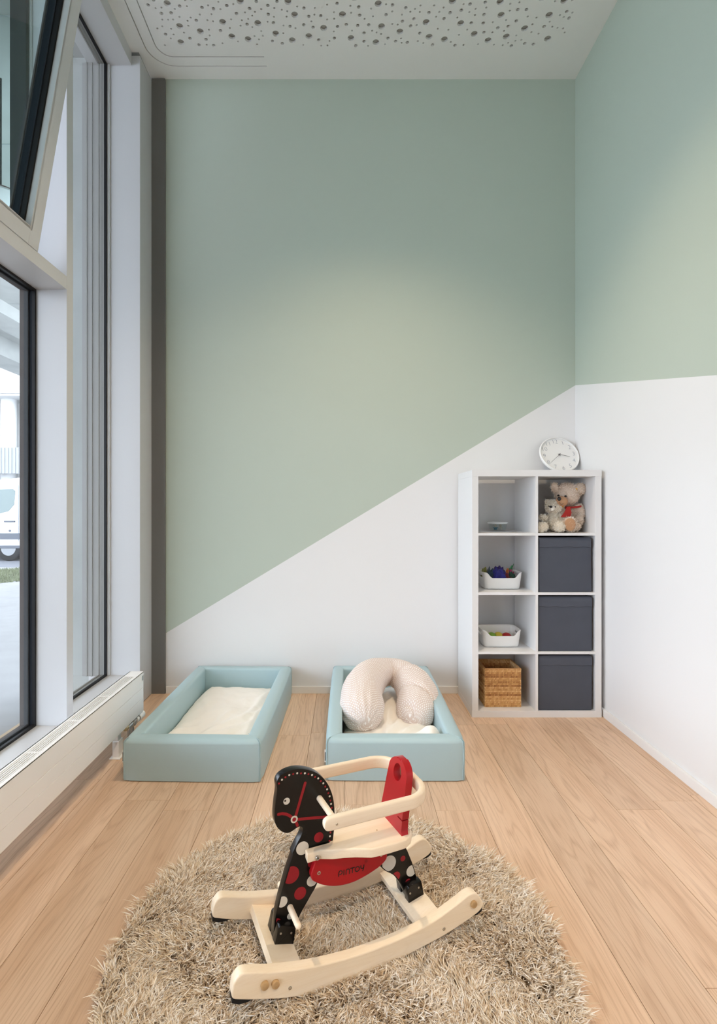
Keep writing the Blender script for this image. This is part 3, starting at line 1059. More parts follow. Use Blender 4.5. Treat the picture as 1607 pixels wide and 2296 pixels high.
for r in range(nrow):
    z0 = bh * r / nrow
    z1 = bh * (r + 1) / nrow
    for side in range(4):
        Ls = 2 * bw if side % 2 == 0 else bd
        n = int(Ls / .0078)
        for i in range(n):
            if side == 3 and .70 < (r + .5) / nrow < .82 and .06 < (i + .5) / n * bd < .14:
                continue
            s0 = Ls * i / n + .0006; s1 = Ls * (i + 1) / n - .0006
            sk = .0028
            jit = R.uniform(-.0008, .0008)
            for (inside, dep) in ((0, .0042), (1, .0040)):
                quad = []
                for (s, z, d) in ((s0 - sk / 2, z0 + .0004, 0), (s1 - sk / 2, z0 + .0004, 0), (s1 + sk / 2, z1 - .0004, 0), (s0 + sk / 2, z1 - .0004, 0),
                                  (s0 + .0015 - sk / 3, z0 + .0018, 1), (s1 - .0015 - sk / 3, z0 + .0018, 1), (s1 - .0015 + sk / 3, z1 - .0018, 1), (s0 + .0015 + sk / 3, z1 - .0018, 1)):
                    o_ = .004 - (dep + jit) * d if not inside else .007 + dep * d * .7
                    s = min(max(s, 0 if not inside else .007), Ls if not inside else Ls - .007)
                    if side == 0: p = (-bw + s, o_, z)
                    elif side == 1: p = (bw - o_, s, z)
                    elif side == 2: p = (bw - s, bd - o_, z)
                    else: p = (-bw + o_, bd - s, z)
                    quad.append(p)
                b0 = len(V)
                V += quad
                Fc += [tuple(b0 + q for q in f) for f in ((4, 5, 6, 7), (0, 1, 5, 4), (1, 2, 6, 5), (2, 3, 7, 6), (3, 0, 4, 7))]
                tv = min(max(rowdark[r] * .55 + R.uniform(.05, .5) + (.1 if r in (3, 8, 15, 18) else 0), 0), 1)
                TI += [tv] * 8
me = bpy.data.meshes.new('weave')
me.from_pydata(V, [], Fc)
at = me.attributes.new('tint', 'FLOAT', 'POINT'); at.data.foreach_set('value', TI)
o = from_me('weave', me, M_RAT, bk, smooth=False)
o['kind'] = 'stuff'
rim = [(-bw + .003, .003), (bw - .003, .003), (bw - .003, bd - .003), (-bw + .003, bd - .003)]
for i in range(4):
    a, b = rim[i], rim[(i + 1) % 4]
    cyl('rim_rod', (*a, bh - .001), (*b, bh - .001), .004, mat('rattan_rim', lin(186, 136, 84), .5), bk, n=10)

# ------------------------------------------------------------------ strands (fur and pile)
def tri_mesh(name, V, T):
    me = bpy.data.meshes.new(name)
    me.vertices.add(len(V))
    me.vertices.foreach_set('co', np.ascontiguousarray(V, dtype=np.float32).ravel())
    n = len(T)
    me.loops.add(n * 3)
    me.loops.foreach_set('vertex_index', np.ascontiguousarray(T, dtype=np.int32).ravel())
    me.polygons.add(n)
    me.polygons.foreach_set('loop_start', np.arange(0, n * 3, 3, dtype=np.int32))
    me.update(calc_edges=True)
    return me


def strands(name, root, d0, d1, length, width, tint, m, parent):
    """ribbons that leave root along d0 and bend towards d1"""
    n = len(root)
    side = np.cross(d0 + d1 * .5, rng.normal(size=(n, 3)))
    side /= np.linalg.norm(side, axis=1)[:, None] + 1e-9
    pts = []
    for t in (0, .4, .75, 1.0):
        dirn = d0 * t + d1 * (t * t * .8)
        pts.append(root + dirn * length[:, None])
    w = [1.0, 1.05, .8]
    V = np.zeros((n, 7, 3))
    for k in range(3):
        V[:, 2 * k] = pts[k] + side * (width * w[k])[:, None]
        V[:, 2 * k + 1] = pts[k] - side * (width * w[k])[:, None]
    V[:, 6] = pts[3]
    tri = np.array([(0, 1, 3), (0, 3, 2), (2, 3, 5), (2, 5, 4), (4, 5, 6)])
    T = (np.arange(n) * 7)[:, None, None] + tri[None]
    me = tri_mesh(name, V.reshape(-1, 3), T.reshape(-1, 3))
    at = me.attributes.new('tint', 'FLOAT', 'POINT')
    at.data.foreach_set('value', np.repeat(tint, 7).astype(np.float32))
    me.shade_smooth()
    o = from_me(name, me, m, parent, smooth=False)
    o['kind'] = 'stuff'
    return o


def tint_mat(name, stops, rough=.8, trans=0.0):
    m = bpy.data.materials.new(name); m.use_nodes = True
    nt, N, L, P = nodes_of(m)
    at = N.new('ShaderNodeAttribute'); at.attribute_name = 'tint'
    rp = N.new('ShaderNodeValToRGB')
    e = rp.color_ramp.elements
    e[0].position, e[0].color = stops[0]
    e[1].position, e[1].color = stops[-1]
    for p, c in stops[1:-1]:
        x = e.new(p); x.color = c
    L.new(at.outputs['Fac'], rp.inputs[0]); L.new(rp.outputs[0], P.inputs['Base Color'])
    P.inputs['Roughness'].default_value = rough
    P.inputs['Specular IOR Level'].default_value = .2
    MATS[name] = m
    return m


def scatter(me, n):
    me.calc_loop_triangles()
    nv = len(me.vertices)
    co = np.zeros(nv * 3, np.float32); me.vertices.foreach_get('co', co); co = co.reshape(-1, 3)
    tr = np.zeros(len(me.loop_triangles) * 3, np.int32); me.loop_triangles.foreach_get('vertices', tr); tr = tr.reshape(-1, 3)
    a, b, c = co[tr[:, 0]], co[tr[:, 1]], co[tr[:, 2]]
    cr = np.cross(b - a, c - a)
    ar = np.linalg.norm(cr, axis=1)
    idx = rng.choice(len(tr), size=n, p=ar / ar.sum())
    r1, r2 = np.sqrt(rng.random(n)), rng.random(n)
    p = a[idx] * (1 - r1)[:, None] + b[idx] * (r1 * (1 - r2))[:, None] + c[idx] * (r1 * r2)[:, None]
    nn = cr[idx] / (ar[idx][:, None] + 1e-12)
    return p.astype(float), nn.astype(float)


# ------------------------------------------------------------------ teddy bears
def blob(name, parts, m, parent, origin, voxel=.0035):
    bm = bmesh.new()
    for c, r, rz in parts:
        g = bmesh.ops.create_uvsphere(bm, u_segments=24, v_segments=14, radius=1)
        M = Matrix.Translation(Vector(c) - origin) @ Euler(rz).to_matrix().to_4x4() @ Matrix.Diagonal((*r, 1))
        bmesh.ops.transform(bm, matrix=M, verts=g['verts'])
    me0 = bpy.data.meshes.new('tmp'); bm.to_mesh(me0); bm.free()
    o0 = bpy.data.objects.new('tmp', me0); COL.objects.link(o0)
    r = o0.modifiers.new('r', 'REMESH'); r.mode = 'VOXEL'; r.voxel_size = voxel
    s = o0.modifiers.new('s', 'SMOOTH'); s.iterations = 4
    dg = bpy.context.evaluated_depsgraph_get()
    me = bpy.data.meshes.new_from_object(o0.evaluated_get(dg))
    bpy.data.objects.remove(o0)
    me.name = name
    return from_me(name, me, m, parent, True, 180)


def fur(body, parent, n, L_, wd, m, curl=.9):
    p, nn = scatter(body.data, n)
    d1 = rng.normal(size=(n, 3)) * curl
    strands('fur', p - nn * .001, nn, d1, L_ * rng.uniform(.6, 1.2, n), np.full(n, wd), rng.random(n), m, parent)


BZ = fl[3]
o1 = Vector((1.40, 3.36, BZ))
bear = thing('teddy_bear', 'large beige teddy bear with red neckerchief sitting in the shelf', 'teddy bear', o1)
M_BEARB = mat('bear_beige_base', lin(214, 196, 178), .95)
M_BEARF = tint_mat('bear_beige_fur', [(0, lin(206, 182, 160)), (.5, lin(236, 220, 204)), (1, lin(250, 242, 232))])
M_TAN = mat('bear_tan_plush', lin(186, 142, 106), .9, bump=.2, bscale=700)
M_BLACK = mat('gloss_black', (.006, .006, .007, 1), .2)
M_THREAD = mat('thread_dark', (.05, .035, .03, 1), .8)
hb = W(1271, 1108, 3.3100)
bd_ = blob('body', [
    (hb, (.073, .068, .068), (0, .12, 0)),
    (W(1243.5, 1094, 3.3000), (.024, .019, .032), (0, -.35, .5)),
    (W(1300, 1096, 3.2850), (.034, .022, .036), (0, .3, .1)),
    (W(1284, 1160, 3.3400), (.068, .058, .085), (0, .06, 0)),
    (W(1299, 1148, 3.3000), (.028, .030, .055), (0, -.12, 0)),
    (W(1298, 1166, 3.2750), (.026, .026, .034), (.2, .1, 0)),
    (W(1277, 1176, 3.2250), (.044, .028, .046), (-.1, .1, 0)),
    (W(1282, 1180, 3.2900), (.040, .07, .036), (0, 0, 0)),
    (W(1248, 1180, 3.2800), (.036, .07, .034), (0, 0, .2)),
    (W(1255, 1156, 3.3000), (.03, .04, .05), (0, .2, 0)),
], M_BEARB, bear, o1)
fur(bd_, bear, 11000, .0062, .0012, M_BEARF)
sphere('muzzle', W(1259, 1124, 3.2450) - o1, (.036, .030, .031), M_TAN, bear, rot=Euler((0, .15, 0)))
sphere('nose', W(1253.5, 1118.5, 3.2180) - o1, (.0115, .008, .0125), M_BLACK, bear)
for x, y in ((1251.5, 1111.0), (1267.5, 1112.5)):
    sphere('eye', W(x, y, 3.243) - o1, (.0075, .006, .0060), M_BLACK, bear)
mp = [W(1254, 1125, 3.2165), W(1254.5, 1128, 3.2165), W(1258, 1131, 3.2150), W(1263, 1129, 3.2170)]
tube('mouth', catmull([p - o1 for p in mp], 5, False), .0011, M_THREAD, bear, n=6)
sphere('foot_sole', W(1277.5, 1176, 3.1975) - o1, (.034, .0045, .039), M_TAN, bear, rot=Euler((-.1, .15, 0)))
for x, y, yy in ((1291, 1098, 3.262),):
    box('ear_tag', *(lambda q: (q.x - .006, q.x + .006, q.y - .003, q.y - .0015, q.z - .012, q.z + .010))(W(x, y, yy) - o1), mat('tag_yellow', (.72, .38, .03, 1), .5), bear)
# red neckerchief: band round the neck and a hanging triangle
M_RED = mat('neckerchief_red', (.42, .018, .012, 1), .75, bump=.15, bscale=600)
nk = W(1281, 1135, 3.3150) - o1
tube('neckerchief_band', [nk + Vector((.052 * math.cos(a), .056 * math.sin(a), .008 * math.sin(a + .6))) for a in np.linspace(0, 2 * math.pi, 33)], .006, M_RED, bear, n=8)
tr_ = [W(1271, 1136, 3.2450), W(1278, 1135, 3.2400), W(1281, 1150, 3.2370), W(1279, 1158, 3.2360), W(1264, 1160, 3.2300), W(1257, 1159, 3.2320), W(1265, 1149, 3.2360)]
oq = mesh('neckerchief', [p - o1 for p in tr_], [list(range(len(tr_)))], M_RED, bear, smooth=False)
sm = oq.modifiers.new('t', 'SOLIDIFY'); sm.thickness = .003

o2 = Vector((1.30, 3.30, BZ))
tb = thing('teddy_bear', 'small white teddy bear leaning against the larger beige bear', 'teddy bear', o2)
M_WB = mat('bear_white_base', lin(214, 204, 186), .95)
M_WF = tint_mat('bear_white_fur', [(0, lin(224, 212, 192)), (.5, lin(246, 240, 228)), (1, lin(253, 250, 244))])
bw_ = blob('body', [
    (W(1240, 1137, 3.2700), (.047, .042, .042), (0, .1, 0)),
    (W(1228, 1127, 3.2800), (.018, .010, .019), (0, -.3, 0)),
    (W(1258, 1138, 3.2800), (.018, .010, .020), (0, .3, 0)),
    (W(1240, 1168, 3.2750), (.042, .040, .055), (0, 0, 0)),
    (W(1218, 1161, 3.2550), (.026, .020, .018), (0, .2, 0)),
    (W(1256, 1163, 3.2600), (.020, .022, .034), (0, -.3, 0)),
    (W(1216, 1181, 3.2250), (.030, .045, .026), (0, 0, -.25)),
    (W(1211, 1184, 3.1950), (.024, .020, .030), (0, 0, 0)),
    (W(1254, 1181, 3.2050), (.030, .032, .031), (0, 0, .2)),
], M_WB, tb, o2, voxel=.003)
fur(bw_, tb, 8000, .0058, .0011, M_WF)
sphere('muzzle', W(1237, 1140, 3.2320) - o2, (.020, .014, .018), mat('bear_white_plush', lin(238, 232, 220), .9), tb)
sphere('nose', W(1234.8, 1136.5, 3.2170) - o2, (.0095, .006, .0075), M_BLACK, tb)
sphere('eye', W(1244.5, 1136.5, 3.2270) - o2, (.0042, .004, .0042), M_BLACK, tb)
sphere('eye', W(1230.2, 1135.0, 3.2280) - o2, (.0035, .003, .0035), M_BLACK, tb)
mp = [W(1233.7, 1139, 3.2178), W(1234.0, 1146, 3.2175), W(1238, 1147.5, 3.2180), W(1243, 1143.5, 3.2220)]
tube('mouth', catmull([p - o2 for p in mp], 5, False), .0008, M_THREAD, tb, n=6)
box('ear_tag', *(lambda q: (q.x - .005, q.x + .006, q.y - .002, q.y - .0005, q.z - .010, q.z + .008))(W(1261, 1134, 3.2600) - o2), MATS['tag_yellow'], tb)

# ------------------------------------------------------------------ play beds
M_MINT = mat('mint_leatherette', (.410, .560, .605, 1), .42, bump=.10, bscale=420)
M_STITCH = M_MINT
M_TAG = mat('tag_white', (.78, .77, .74, 1), .6)


def play_bed(label, cx, y0, y1, half, rotz):
    bed = thing('play_bed', label, 'play bed', (cx, y0, 0), rotz, group='mint foam play beds')
    Ln = y1 - y0
    t, h, r = .072, .193, .022
    prof = [(0, .004), (0, .05), (-.0015, .10), (0, h - r)]
    prof += [(r - r * math.cos(a), h - r + r * math.sin(a)) for a in (.3, .6, .9, 1.2, math.pi / 2)]
    prof += [(t / 2, h + .0015)]
    prof += [(t - r * .7 + r * .7 * math.sin(a), h - r * .7 + r * .7 * math.cos(a)) for a in (0, .4, .8, 1.2, math.pi / 2)]
    prof += [(t, .10), (t, .02), (t - .004, .004)]
    corners = [(-half, 0), (half, 0), (half, Ln), (-half, Ln)]
    ins = [(1, 1), (-1, 1), (-1, -1), (1, -1)]
    rc = .016
    for s in range(4):
        a, b = s, (s + 1) % 4
        bm = bmesh.new()
        N = 18
        rings = []
        for i in range(N + 1):
            u = i / N
            ring = []
            for j, (d, z) in enumerate(prof):
                pa = Vector((corners[a][0] + ins[a][0] * d, corners[a][1] + ins[a][1] * d, z))
                pb = Vector((corners[b][0] + ins[b][0] * d, corners[b][1] + ins[b][1] * d, z))
                # round the outer vertical corner a little, keep a hairline seam at the mitre
                ln = (pb - pa).length
                gap = .0007 / ln
                q = pa.lerp(pb, gap + u * (1 - 2 * gap))
                edge = min(u, 1 - u) * ln
                inw = Vector(((-1 if corners[a][0] > 0 else 1) if s in (1, 3) else 0, (1 if s == 0 else -1) if s in (0, 2) else 0, 0))
                if d < .02 and edge < rc:
                    q += inw * (rc - math.sqrt(max(0, rc * rc - (rc - edge) ** 2))) * .45
                puff = .0035 * math.sin(math.pi * u) ** .5 * (1 if d < .001 else 0)
                wob = .0012 * mnoise.noise(Vector((q.x * 9 + s * 5, q.y * 9, z * 14)))
                q -= inw * (puff + wob) if d < t * .5 else inw * wob
                ring.append(bm.verts.new(q))
            rings.append(ring)
        m_ = len(prof)
        for p, q in zip(rings, rings[1:]):
            for j in range(m_):
                bm.faces.new([p[j], p[(j + 1) % m_], q[(j + 1) % m_], q[j]])
        bm.faces.new(rings[0]); bm.faces.new(rings[-1][::-1])
        from_bm('foam_side', bm, M_MINT, bed, True, 40)
    for i, (cx_, cy_) in enumerate(corners[:2]):
        sx = ins[i][0]
        pts = [(cx_ + sx * .0045, cy_ + .0045, z) for z in (.006, .06, .12, h - r)] + [(cx_ + sx * (r * .28 + .003), cy_ + r * .28 + .003, h - r * .30), (cx_ + sx * .028, cy_ + .028, h + .0002), (cx_ + sx * t, cy_ + t, h - .001)]
        tube('corner_seam', catmull(pts, 4, False), .0013, M_STITCH, bed, n=6)
    box('base_cloth', -half + t, half - t, t, Ln - t, .004, .02, M_MINT, bed)
    tg = box('care_tag', -half - .006, -half + .006, .010, .0115, h * .42, h * .72, M_TAG, bed)
    box('tag_print', -half - .0045, -half - .001, .0094, .0100, h * .46, h * .66, mat('tag_print_dark', (.08, .07, .07, 1), .7), tg)
    return bed


rot1 = -math.atan2(.026, 1.13)
play_bed('mint foam play bed with a smooth cream mattress beside the radiator', -.6955, 2.408, 3.548, .316, rot1)
rot2 = -math.atan2(.009, 1.13)
play_bed('mint foam play bed holding a dotted nursing pillow near the shelf', .2295, 2.415, 3.552, .317, rot2)


def sheet_mat():
    return mat('cream_sheet', lin(250, 246, 240), .9, bump=.12, bscale=900)


def mattress(label, cx, y0, rotz, seed, hfun):
    hw, Ln = .240, .985
    nx, ny = 60, 120
    V, Fc = [], []
    for j in range(ny + 1):
        for i in range(nx + 1):
            a, b = i / nx * 2 - 1, j / ny
            # rounded far corners
            wlim = 1.0
            e = max(0, (b - .86) / .14)
            wlim = 1 - .16 * e ** 2.5
            x = a * hw * wlim
            y = b * Ln
            edge = max(abs(a) ** 6, abs(2 * b - 1) ** 14)
            z = .098 - .045 * edge + hfun(a, b)
            V.append((x, y, z))
    for j in range(ny):
        for i in range(nx):
            k = j * (nx + 1) + i
            Fc.append((k, k + 1, k + nx + 2, k + nx + 1))
    # skirt and bottom
    rim = list(range(nx + 1)) + [(j + 1) * (nx + 1) - 1 for j in range(1, ny + 1)] + [ny * (nx + 1) + i for i in range(nx - 1, -1, -1)] + [j * (nx + 1) for j in range(ny - 1, 0, -1)]
    low = []
    for k in rim:
        low.append(len(V)); V.append((V[k][0] * .98, V[k][1], .021))
    n = len(rim)
    for q in range(n):
        Fc.append((rim[(q + 1) % n], rim[q], low[q], low[(q + 1) % n]))
    Fc.append(tuple(low))
    o = mesh('mattress', V, Fc, sheet_mat(), None, True, 80)
    o.location = (cx, y0, 0)
    o.rotation_euler = (0, 0, rotz)
    return tag(o, label, 'mattress')


def fold(a, b, x0, y0, ang, width, length, amp):
    dx, dy = a - x0, (b - y0) * 4
    u = dx * math.cos(ang) + dy * math.sin(ang)
    v = -dx * math.sin(ang) + dy * math.cos(ang)
    return 1.6 * amp * math.exp(-(v / width) ** 2) * math.exp(-(u / length) ** 2)


def h1(a, b):
    q = Vector((a * 2.2, b * 7, 3.3))
    z = .014 * mnoise.noise(q * .8) + .006 * mnoise.noise(q * 2.2) + .0012 * mnoise.noise(q * 6)
    for f in ((.3, .35, .9, .10, .8, .010), (.45, .28, .75, .08, .7, .009), (.2, .5, 1.2, .1, .5, .006), (-.5, .6, 2.0, .1, .5, .007), (.75, .7, 1.4, .09, .9, .010), (-.8, .25, .5, .1, .4, .008), (.82, .45, 1.5, .07, .9, .008)):
        z += fold(a, b, *f)
    return z


def h2(a, b):
    q = Vector((a * 2.2 + 7, b * 7, 9.1))
    z = .008 * mnoise.noise(q * .9) + .006 * mnoise.noise(q * 2.4) + .0015 * mnoise.noise(q * 6)
    for f in ((.05, .25, 1.2, .09, 1.0, .012), (.25, .2, .9, .08, .7, .012), (.5, .12, .2, .12, .5, .02), (.85, .10, 1.2, .25, .5, .050), (.0, .4, 1.45, .07, .9, .010)):
        z += fold(a, b, *f)
    return z


mattress('cream covered mattress with soft wrinkles in the bed beside the radiator', -.6955 + .0, 2.408 + .076, rot1, 1, h1)
mattress('rumpled cream sheet mattress under the dotted nursing pillow', .2295, 2.415 + .076, rot2, 2, h2)

# ---- nursing pillow
def dotted_mat():
    m = bpy.data.materials.new('dotted_beige_cotton'); m.use_nodes = True
    nt, N, L, P = nodes_of(m)
    uv = N.new('ShaderNodeUVMap'); uv.uv_map = 'UVMap'
    vo = N.new('ShaderNodeTexVoronoi'); vo.inputs['Scale'].default_value = 1.0; vo.inputs['Randomness'].default_value = 0.0
    mp = N.new('ShaderNodeMapping'); mp.inputs['Scale'].default_value = (82, 82, 82); mp.inputs['Rotation'].default_value = (0, 0, .78)
    L.new(uv.outputs[0], mp.inputs['Vector']); L.new(mp.outputs[0], vo.inputs['Vector'])
    r = N.new('ShaderNodeMapRange'); r.inputs['From Min'].default_value = .22; r.inputs['From Max'].default_value = .32
    r.inputs['To Min'].default_value = 1; r.inputs['To Max'].default_value = 0
    L.new(vo.outputs['Distance'], r.inputs['Value'])
    mx = N.new('ShaderNodeMix'); mx.data_type = 'RGBA'
    mx.inputs['A'].default_value = lin(220, 204, 196); mx.inputs['B'].default_value = lin(250, 246, 244)
    L.new(r.outputs[0], mx.inputs['Factor']); L.new(mx.outputs['Result'], P.inputs['Base Color'])
    P.inputs['Roughness'].default_value = .9
    t = N.new('ShaderNodeTexNoise'); t.inputs['Scale'].default_value = 700
    tc = N.new('ShaderNodeTexCoord'); L.new(tc.outputs['Object'], t.inputs['Vector'])
    b = N.new('ShaderNodeBump'); b.inputs['Strength'].default_value = .1; b.inputs['Distance'].default_value = .001
    L.new(t.outputs['Fac'], b.inputs['Height']); L.new(b.outputs['Normal'], P.inputs['Normal'])
    return m


def pillow():
    ctr = [  # px, py, depth, radius
        (818, 1624, 2.70, .040), (815, 1612, 2.745, .088), (812, 1592, 2.82, .112), (810, 1566, 2.93, .116), (816, 1540, 3.05, .112), (832, 1518, 3.17, .103),
        (853, 1508, 3.27, .092), (874, 1506, 3.31, .083), (893, 1510, 3.29, .090), (915, 1523, 3.22, .103), (930, 1543, 3.12, .112), (937, 1567, 3.02, .114),
        (934, 1590, 2.92, .108), (930, 1605, 2.85, .085), (927, 1614, 2.815, .038)]
    P = [W(a, b, c) for a, b, c, r in ctr]
    Rr = [Vector((r, 0, 0)) for *_, r in ctr]
    path = catmull(P, 10, False)
    rad = [v.x for v in catmull(Rr, 10, False)]
    org = Vector((.25, 3.0, .1))
    n = 72
    # frame with a fixed up so that folds stay put
    T, _ = frames(path)
    rings, cum, acc = [], [], 0.0
    for i, (p, t, r) in enumerate(zip(path, T, rad)):
        if i: acc += (p - path[i - 1]).length
        cum.append(acc)
        up = Vector((0, -.25, 1)); up = (up - t * up.dot(t)).normalized()
        w = t.cross(up)
        ring = []
        for k in range(n):
            a = 2 * math.pi * k / n
            d = up * math.cos(a) * .96 + w * math.sin(a) * 1.02
            q = p + d * r
            cx = Vector((acc * 6, math.cos(a) * 1.2, math.sin(a) * 1.2))
            # lengthwise puckers at the ends, cross folds at the bend and in the second arm
            endw = max(0, 1 - min(acc, 1.62 - acc) / .22)
            pk = .0035 * math.sin(a * 17 + 2 * mnoise.noise(cx)) * endw
            wr = .0065 * mnoise.noise(cx * 1.1) + .0035 * mnoise.noise(cx * 2.6 + Vector((4, 4, 4)))
            arm2 = min(max((acc - .72) / .2, 0), 1)
            fo = -.020 * arm2 * max(0, 1 - abs(math.sin(acc * 17 + 1.4 * math.sin(a + .6)) - .0) * 3.2)
            bend = -.012 * max(0, 1 - abs(acc - .80) / .03) 
            q += d * (pk + wr + fo + bend)
            ring.append(q)
        rings.append(ring)
    V = [q - org for ring in rings for q in ring]
    Fc, UV = [], []
    for i in range(len(rings) - 1):
        for k in range(n):
            k2 = (k + 1) % n
            Fc.append((i * n + k, i * n + k2, (i + 1) * n + k2, (i + 1) * n + k))
            UV.append([(cum[i], k / n * .68), (cum[i], (k + 1) / n * .68), (cum[i + 1], (k + 1) / n * .68), (cum[i + 1], k / n * .68)])
    V.append(path[0] - (path[1] - path[0]) * .5 - org); c0 = len(V) - 1
    V.append(path[-1] + (path[-1] - path[-2]) * .5 - org); c1 = len(V) - 1
    b = (len(rings) - 1) * n
    for k in range(n):
        Fc.append((c0, (k + 1) % n, k)); UV.append([(0, 0), (.01, (k + 1) / n * .1), (.01, k / n * .1)])
        Fc.append((c1, b + k, b + (k + 1) % n)); UV.append([(0, 0), (.01, k / n * .1), (.01, (k + 1) / n * .1)])
    me = bpy.data.meshes.new('cover')
    me.from_pydata(V, [], Fc)
    ul = me.uv_layers.new(name='UVMap')
    flat_uv = [c for f in UV for q in f for c in q]
    ul.data.foreach_set('uv', flat_uv)
    root = thing('nursing_pillow', 'curved nursing pillow in beige cotton with white dots lying in the bed', 'pillow', org)
    from_me('cover', me, dotted_mat(), root, True, 180)
    # little tag on the second arm
    q = W(954, 1524, 3.04) - org
    box('care_tag', q.x - .010, q.x + .012, q.y - .004, q.y - .001, q.z - .006, q.z + .006, M_TAG, root)
    box('tag_print', q.x + .002, q.x + .010, q.y - .0048, q.y - .0040, q.z - .005, q.z + .004, MATS['tag_print_dark'], root)


pillow()

# ------------------------------------------------------------------ round shaggy rug
def rug():
    cx, cy, R0 = -.02, 1.505, .625
    o = thing('rug', 'round shaggy beige and grey brown rug under the rocking horse', 'rug', (cx, cy, 0))
    lathe('backing', [(R0 - .006, .0), (R0, .002), (R0, .010), (R0 - .006, .013), (.0, .013)], (0, 0, 0), mat('rug_backing', lin(120, 100, 78), .95), o, n=96)
    N = 105000
    # tufts: jittered grid of clump centres
    g = .0135
    xs = np.arange(-R0, R0, g)
    gx, gy = np.meshgrid(xs, xs)
    cen = np.stack([gx.ravel(), gy.ravel()], 1) + rng.uniform(-.45, .45, (gx.size, 2)) * g
    cen = cen[np.hypot(cen[:, 0], cen[:, 1]) < R0 - .004]
    M = len(cen)

    def field(x, y, s, ph):
        return (np.sin(x * s + ph + 1.7 * np.sin(y * s * .8 + ph)) + np.sin(y * s * 1.3 - ph + 1.3 * np.sin(x * s * .7 + 2 * ph)) + np.sin((x + y) * s * .6 + 3 * ph)) / 3
    a = 2.6 * field(cen[:, 0], cen[:, 1], 9, .4) + 2.0 * field(cen[:, 0], cen[:, 1], 23, 1.9) + rng.normal(0, .7, M)
    lean = .62 + .35 * field(cen[:, 0], cen[:, 1], 14, 2.2) + rng.normal(0, .18, M)
    lean = np.clip(lean, .1, 1.2)
    cl = np.stack([np.cos(a) * lean, np.sin(a) * lean], 1)
    per = N // M + 1
    idx = np.repeat(np.arange(M), per)
    n = len(idx)
    off = rng.normal(0, .0046, (n, 2))
    rt = cen[idx] + off
    rad = np.hypot(rt[:, 0], rt[:, 1])
    keep = rad < R0
    idx, rt, off, rad = idx[keep], rt[keep], off[keep], rad[keep]
    n = len(idx)
    out = rt / (rad[:, None] + 1e-6)
    edge = np.clip((rad - (R0 - .05)) / .05, 0, 1)[:, None]
    d0 = np.concatenate([cl[idx] * .25 + rng.normal(0, .10, (n, 2)) + out * edge * .35, np.full((n, 1), .62)], 1)
    d1 = np.concatenate([cl[idx] * .55 - off * 22 + rng.normal(0, .32, (n, 2)) + out * edge * .3, np.zeros((n, 1)) - .02 - .12 * lean[idx][:, None]], 1)
    ln = rng.uniform(.033, .050, n)
    root = np.concatenate([rt, np.full((n, 1), .011)], 1)
    ct = rng.random(M)
    tint = np.clip(.50 * rng.random(n) + .25 * ct[idx] + .15, 0, 1)
    m = tint_mat('rug_yarn', [(0, lin(132, 108, 86)), (.15, lin(190, 164, 134)), (.4, lin(230, 210, 182)), (.65, lin(246, 238, 226)), (1, lin(253, 251, 248))], .85)
    strands('pile', root, d0, d1, ln, rng.uniform(.0012, .0019, n), tint, m, o)


rug()

# ------------------------------------------------------------------ rocking horse
HC = Vector((.007, 1.537)); HU_ = Vector((.9177, .397)); HV_ = Vector((-.397, .9177))
horse = thing('rocking_horse', 'wooden toy rocking horse with black dotted head and red backrest on the rug', 'rocking horse', (HC.x, HC.y, 0), math.atan2(.397, .9177))


def HU(px, py, v):
    d = Vector(((px - VX) / F, 1.0))
    t = (v + HC.dot(HV_)) / d.dot(HV_)
    p = d * t - HC
    return p.dot(HU_), CH - (py - VY) / F * t


def HZ(px, py, z):
    t = (CH - z) * F / (py - VY)
    p = Vector(((px - VX) / F * t, t)) - HC
    return p.dot(HU_), p.dot(HV_)


def zoomer(x0, y0, w, h, W_, H_):
    return lambda p: (x0 + p[0] * w / W_, y0 + p[1] * h / H_)


zA = zoomer(590, 1690, 200, 240, 1607, 1928)
zB = zoomer(590, 1880, 170, 260, 1501, 2296)
z3 = zoomer(670, 1800, 290, 180, 1607, 997)
zD = zoomer(700, 1680, 260, 220, 1607, 1360)
zE = zoomer(830, 1860, 270, 260, 1607, 1547)
z1 = zoomer(460, 1640, 660, 656, 1607, 1597)
up = lambda a, b, d: (a, d, b)          # outline in (u, z), depth along v

M_HBLK = mat('horse_black_lacquer', (.005, .0045, .0045, 1), .24, spec=.3)
M_HRED = mat('horse_red_lacquer', (.38, .007, .012, 1), .28, spec=.35)
M_DOTR = mat('painted_red', (.28, .009, .016, 1), .4, spec=.3)
M_DOTW = mat('painted_cream', (.62, .575, .50, 1), .45)
M_PLUG = mat('plug_wood', lin(186, 150, 104), .7, bump=.3, bscale=500, vary=.1, vscale=60)
M_SCREW = mat('screw_steel', (.55, .50, .42, 1), .3, metal=1)

def socket_screw(name, u, v, z, r, m, parent, sgn=-1, out=.0012):
    """screw head with a real recessed socket; sgn is the side of the board it sits on"""
    o = lathe(name, [(r, -.003), (r, out * .6), (r * .86, out), (r * .48, out), (r * .42, -.0022), (.0, -.0022)], (0, 0, 0), m, parent, n=18, axis='Y')
    if sgn > 0:
        o.rotation_euler = (0, 0, math.pi)
    o.location = (u, v, z)
    return o


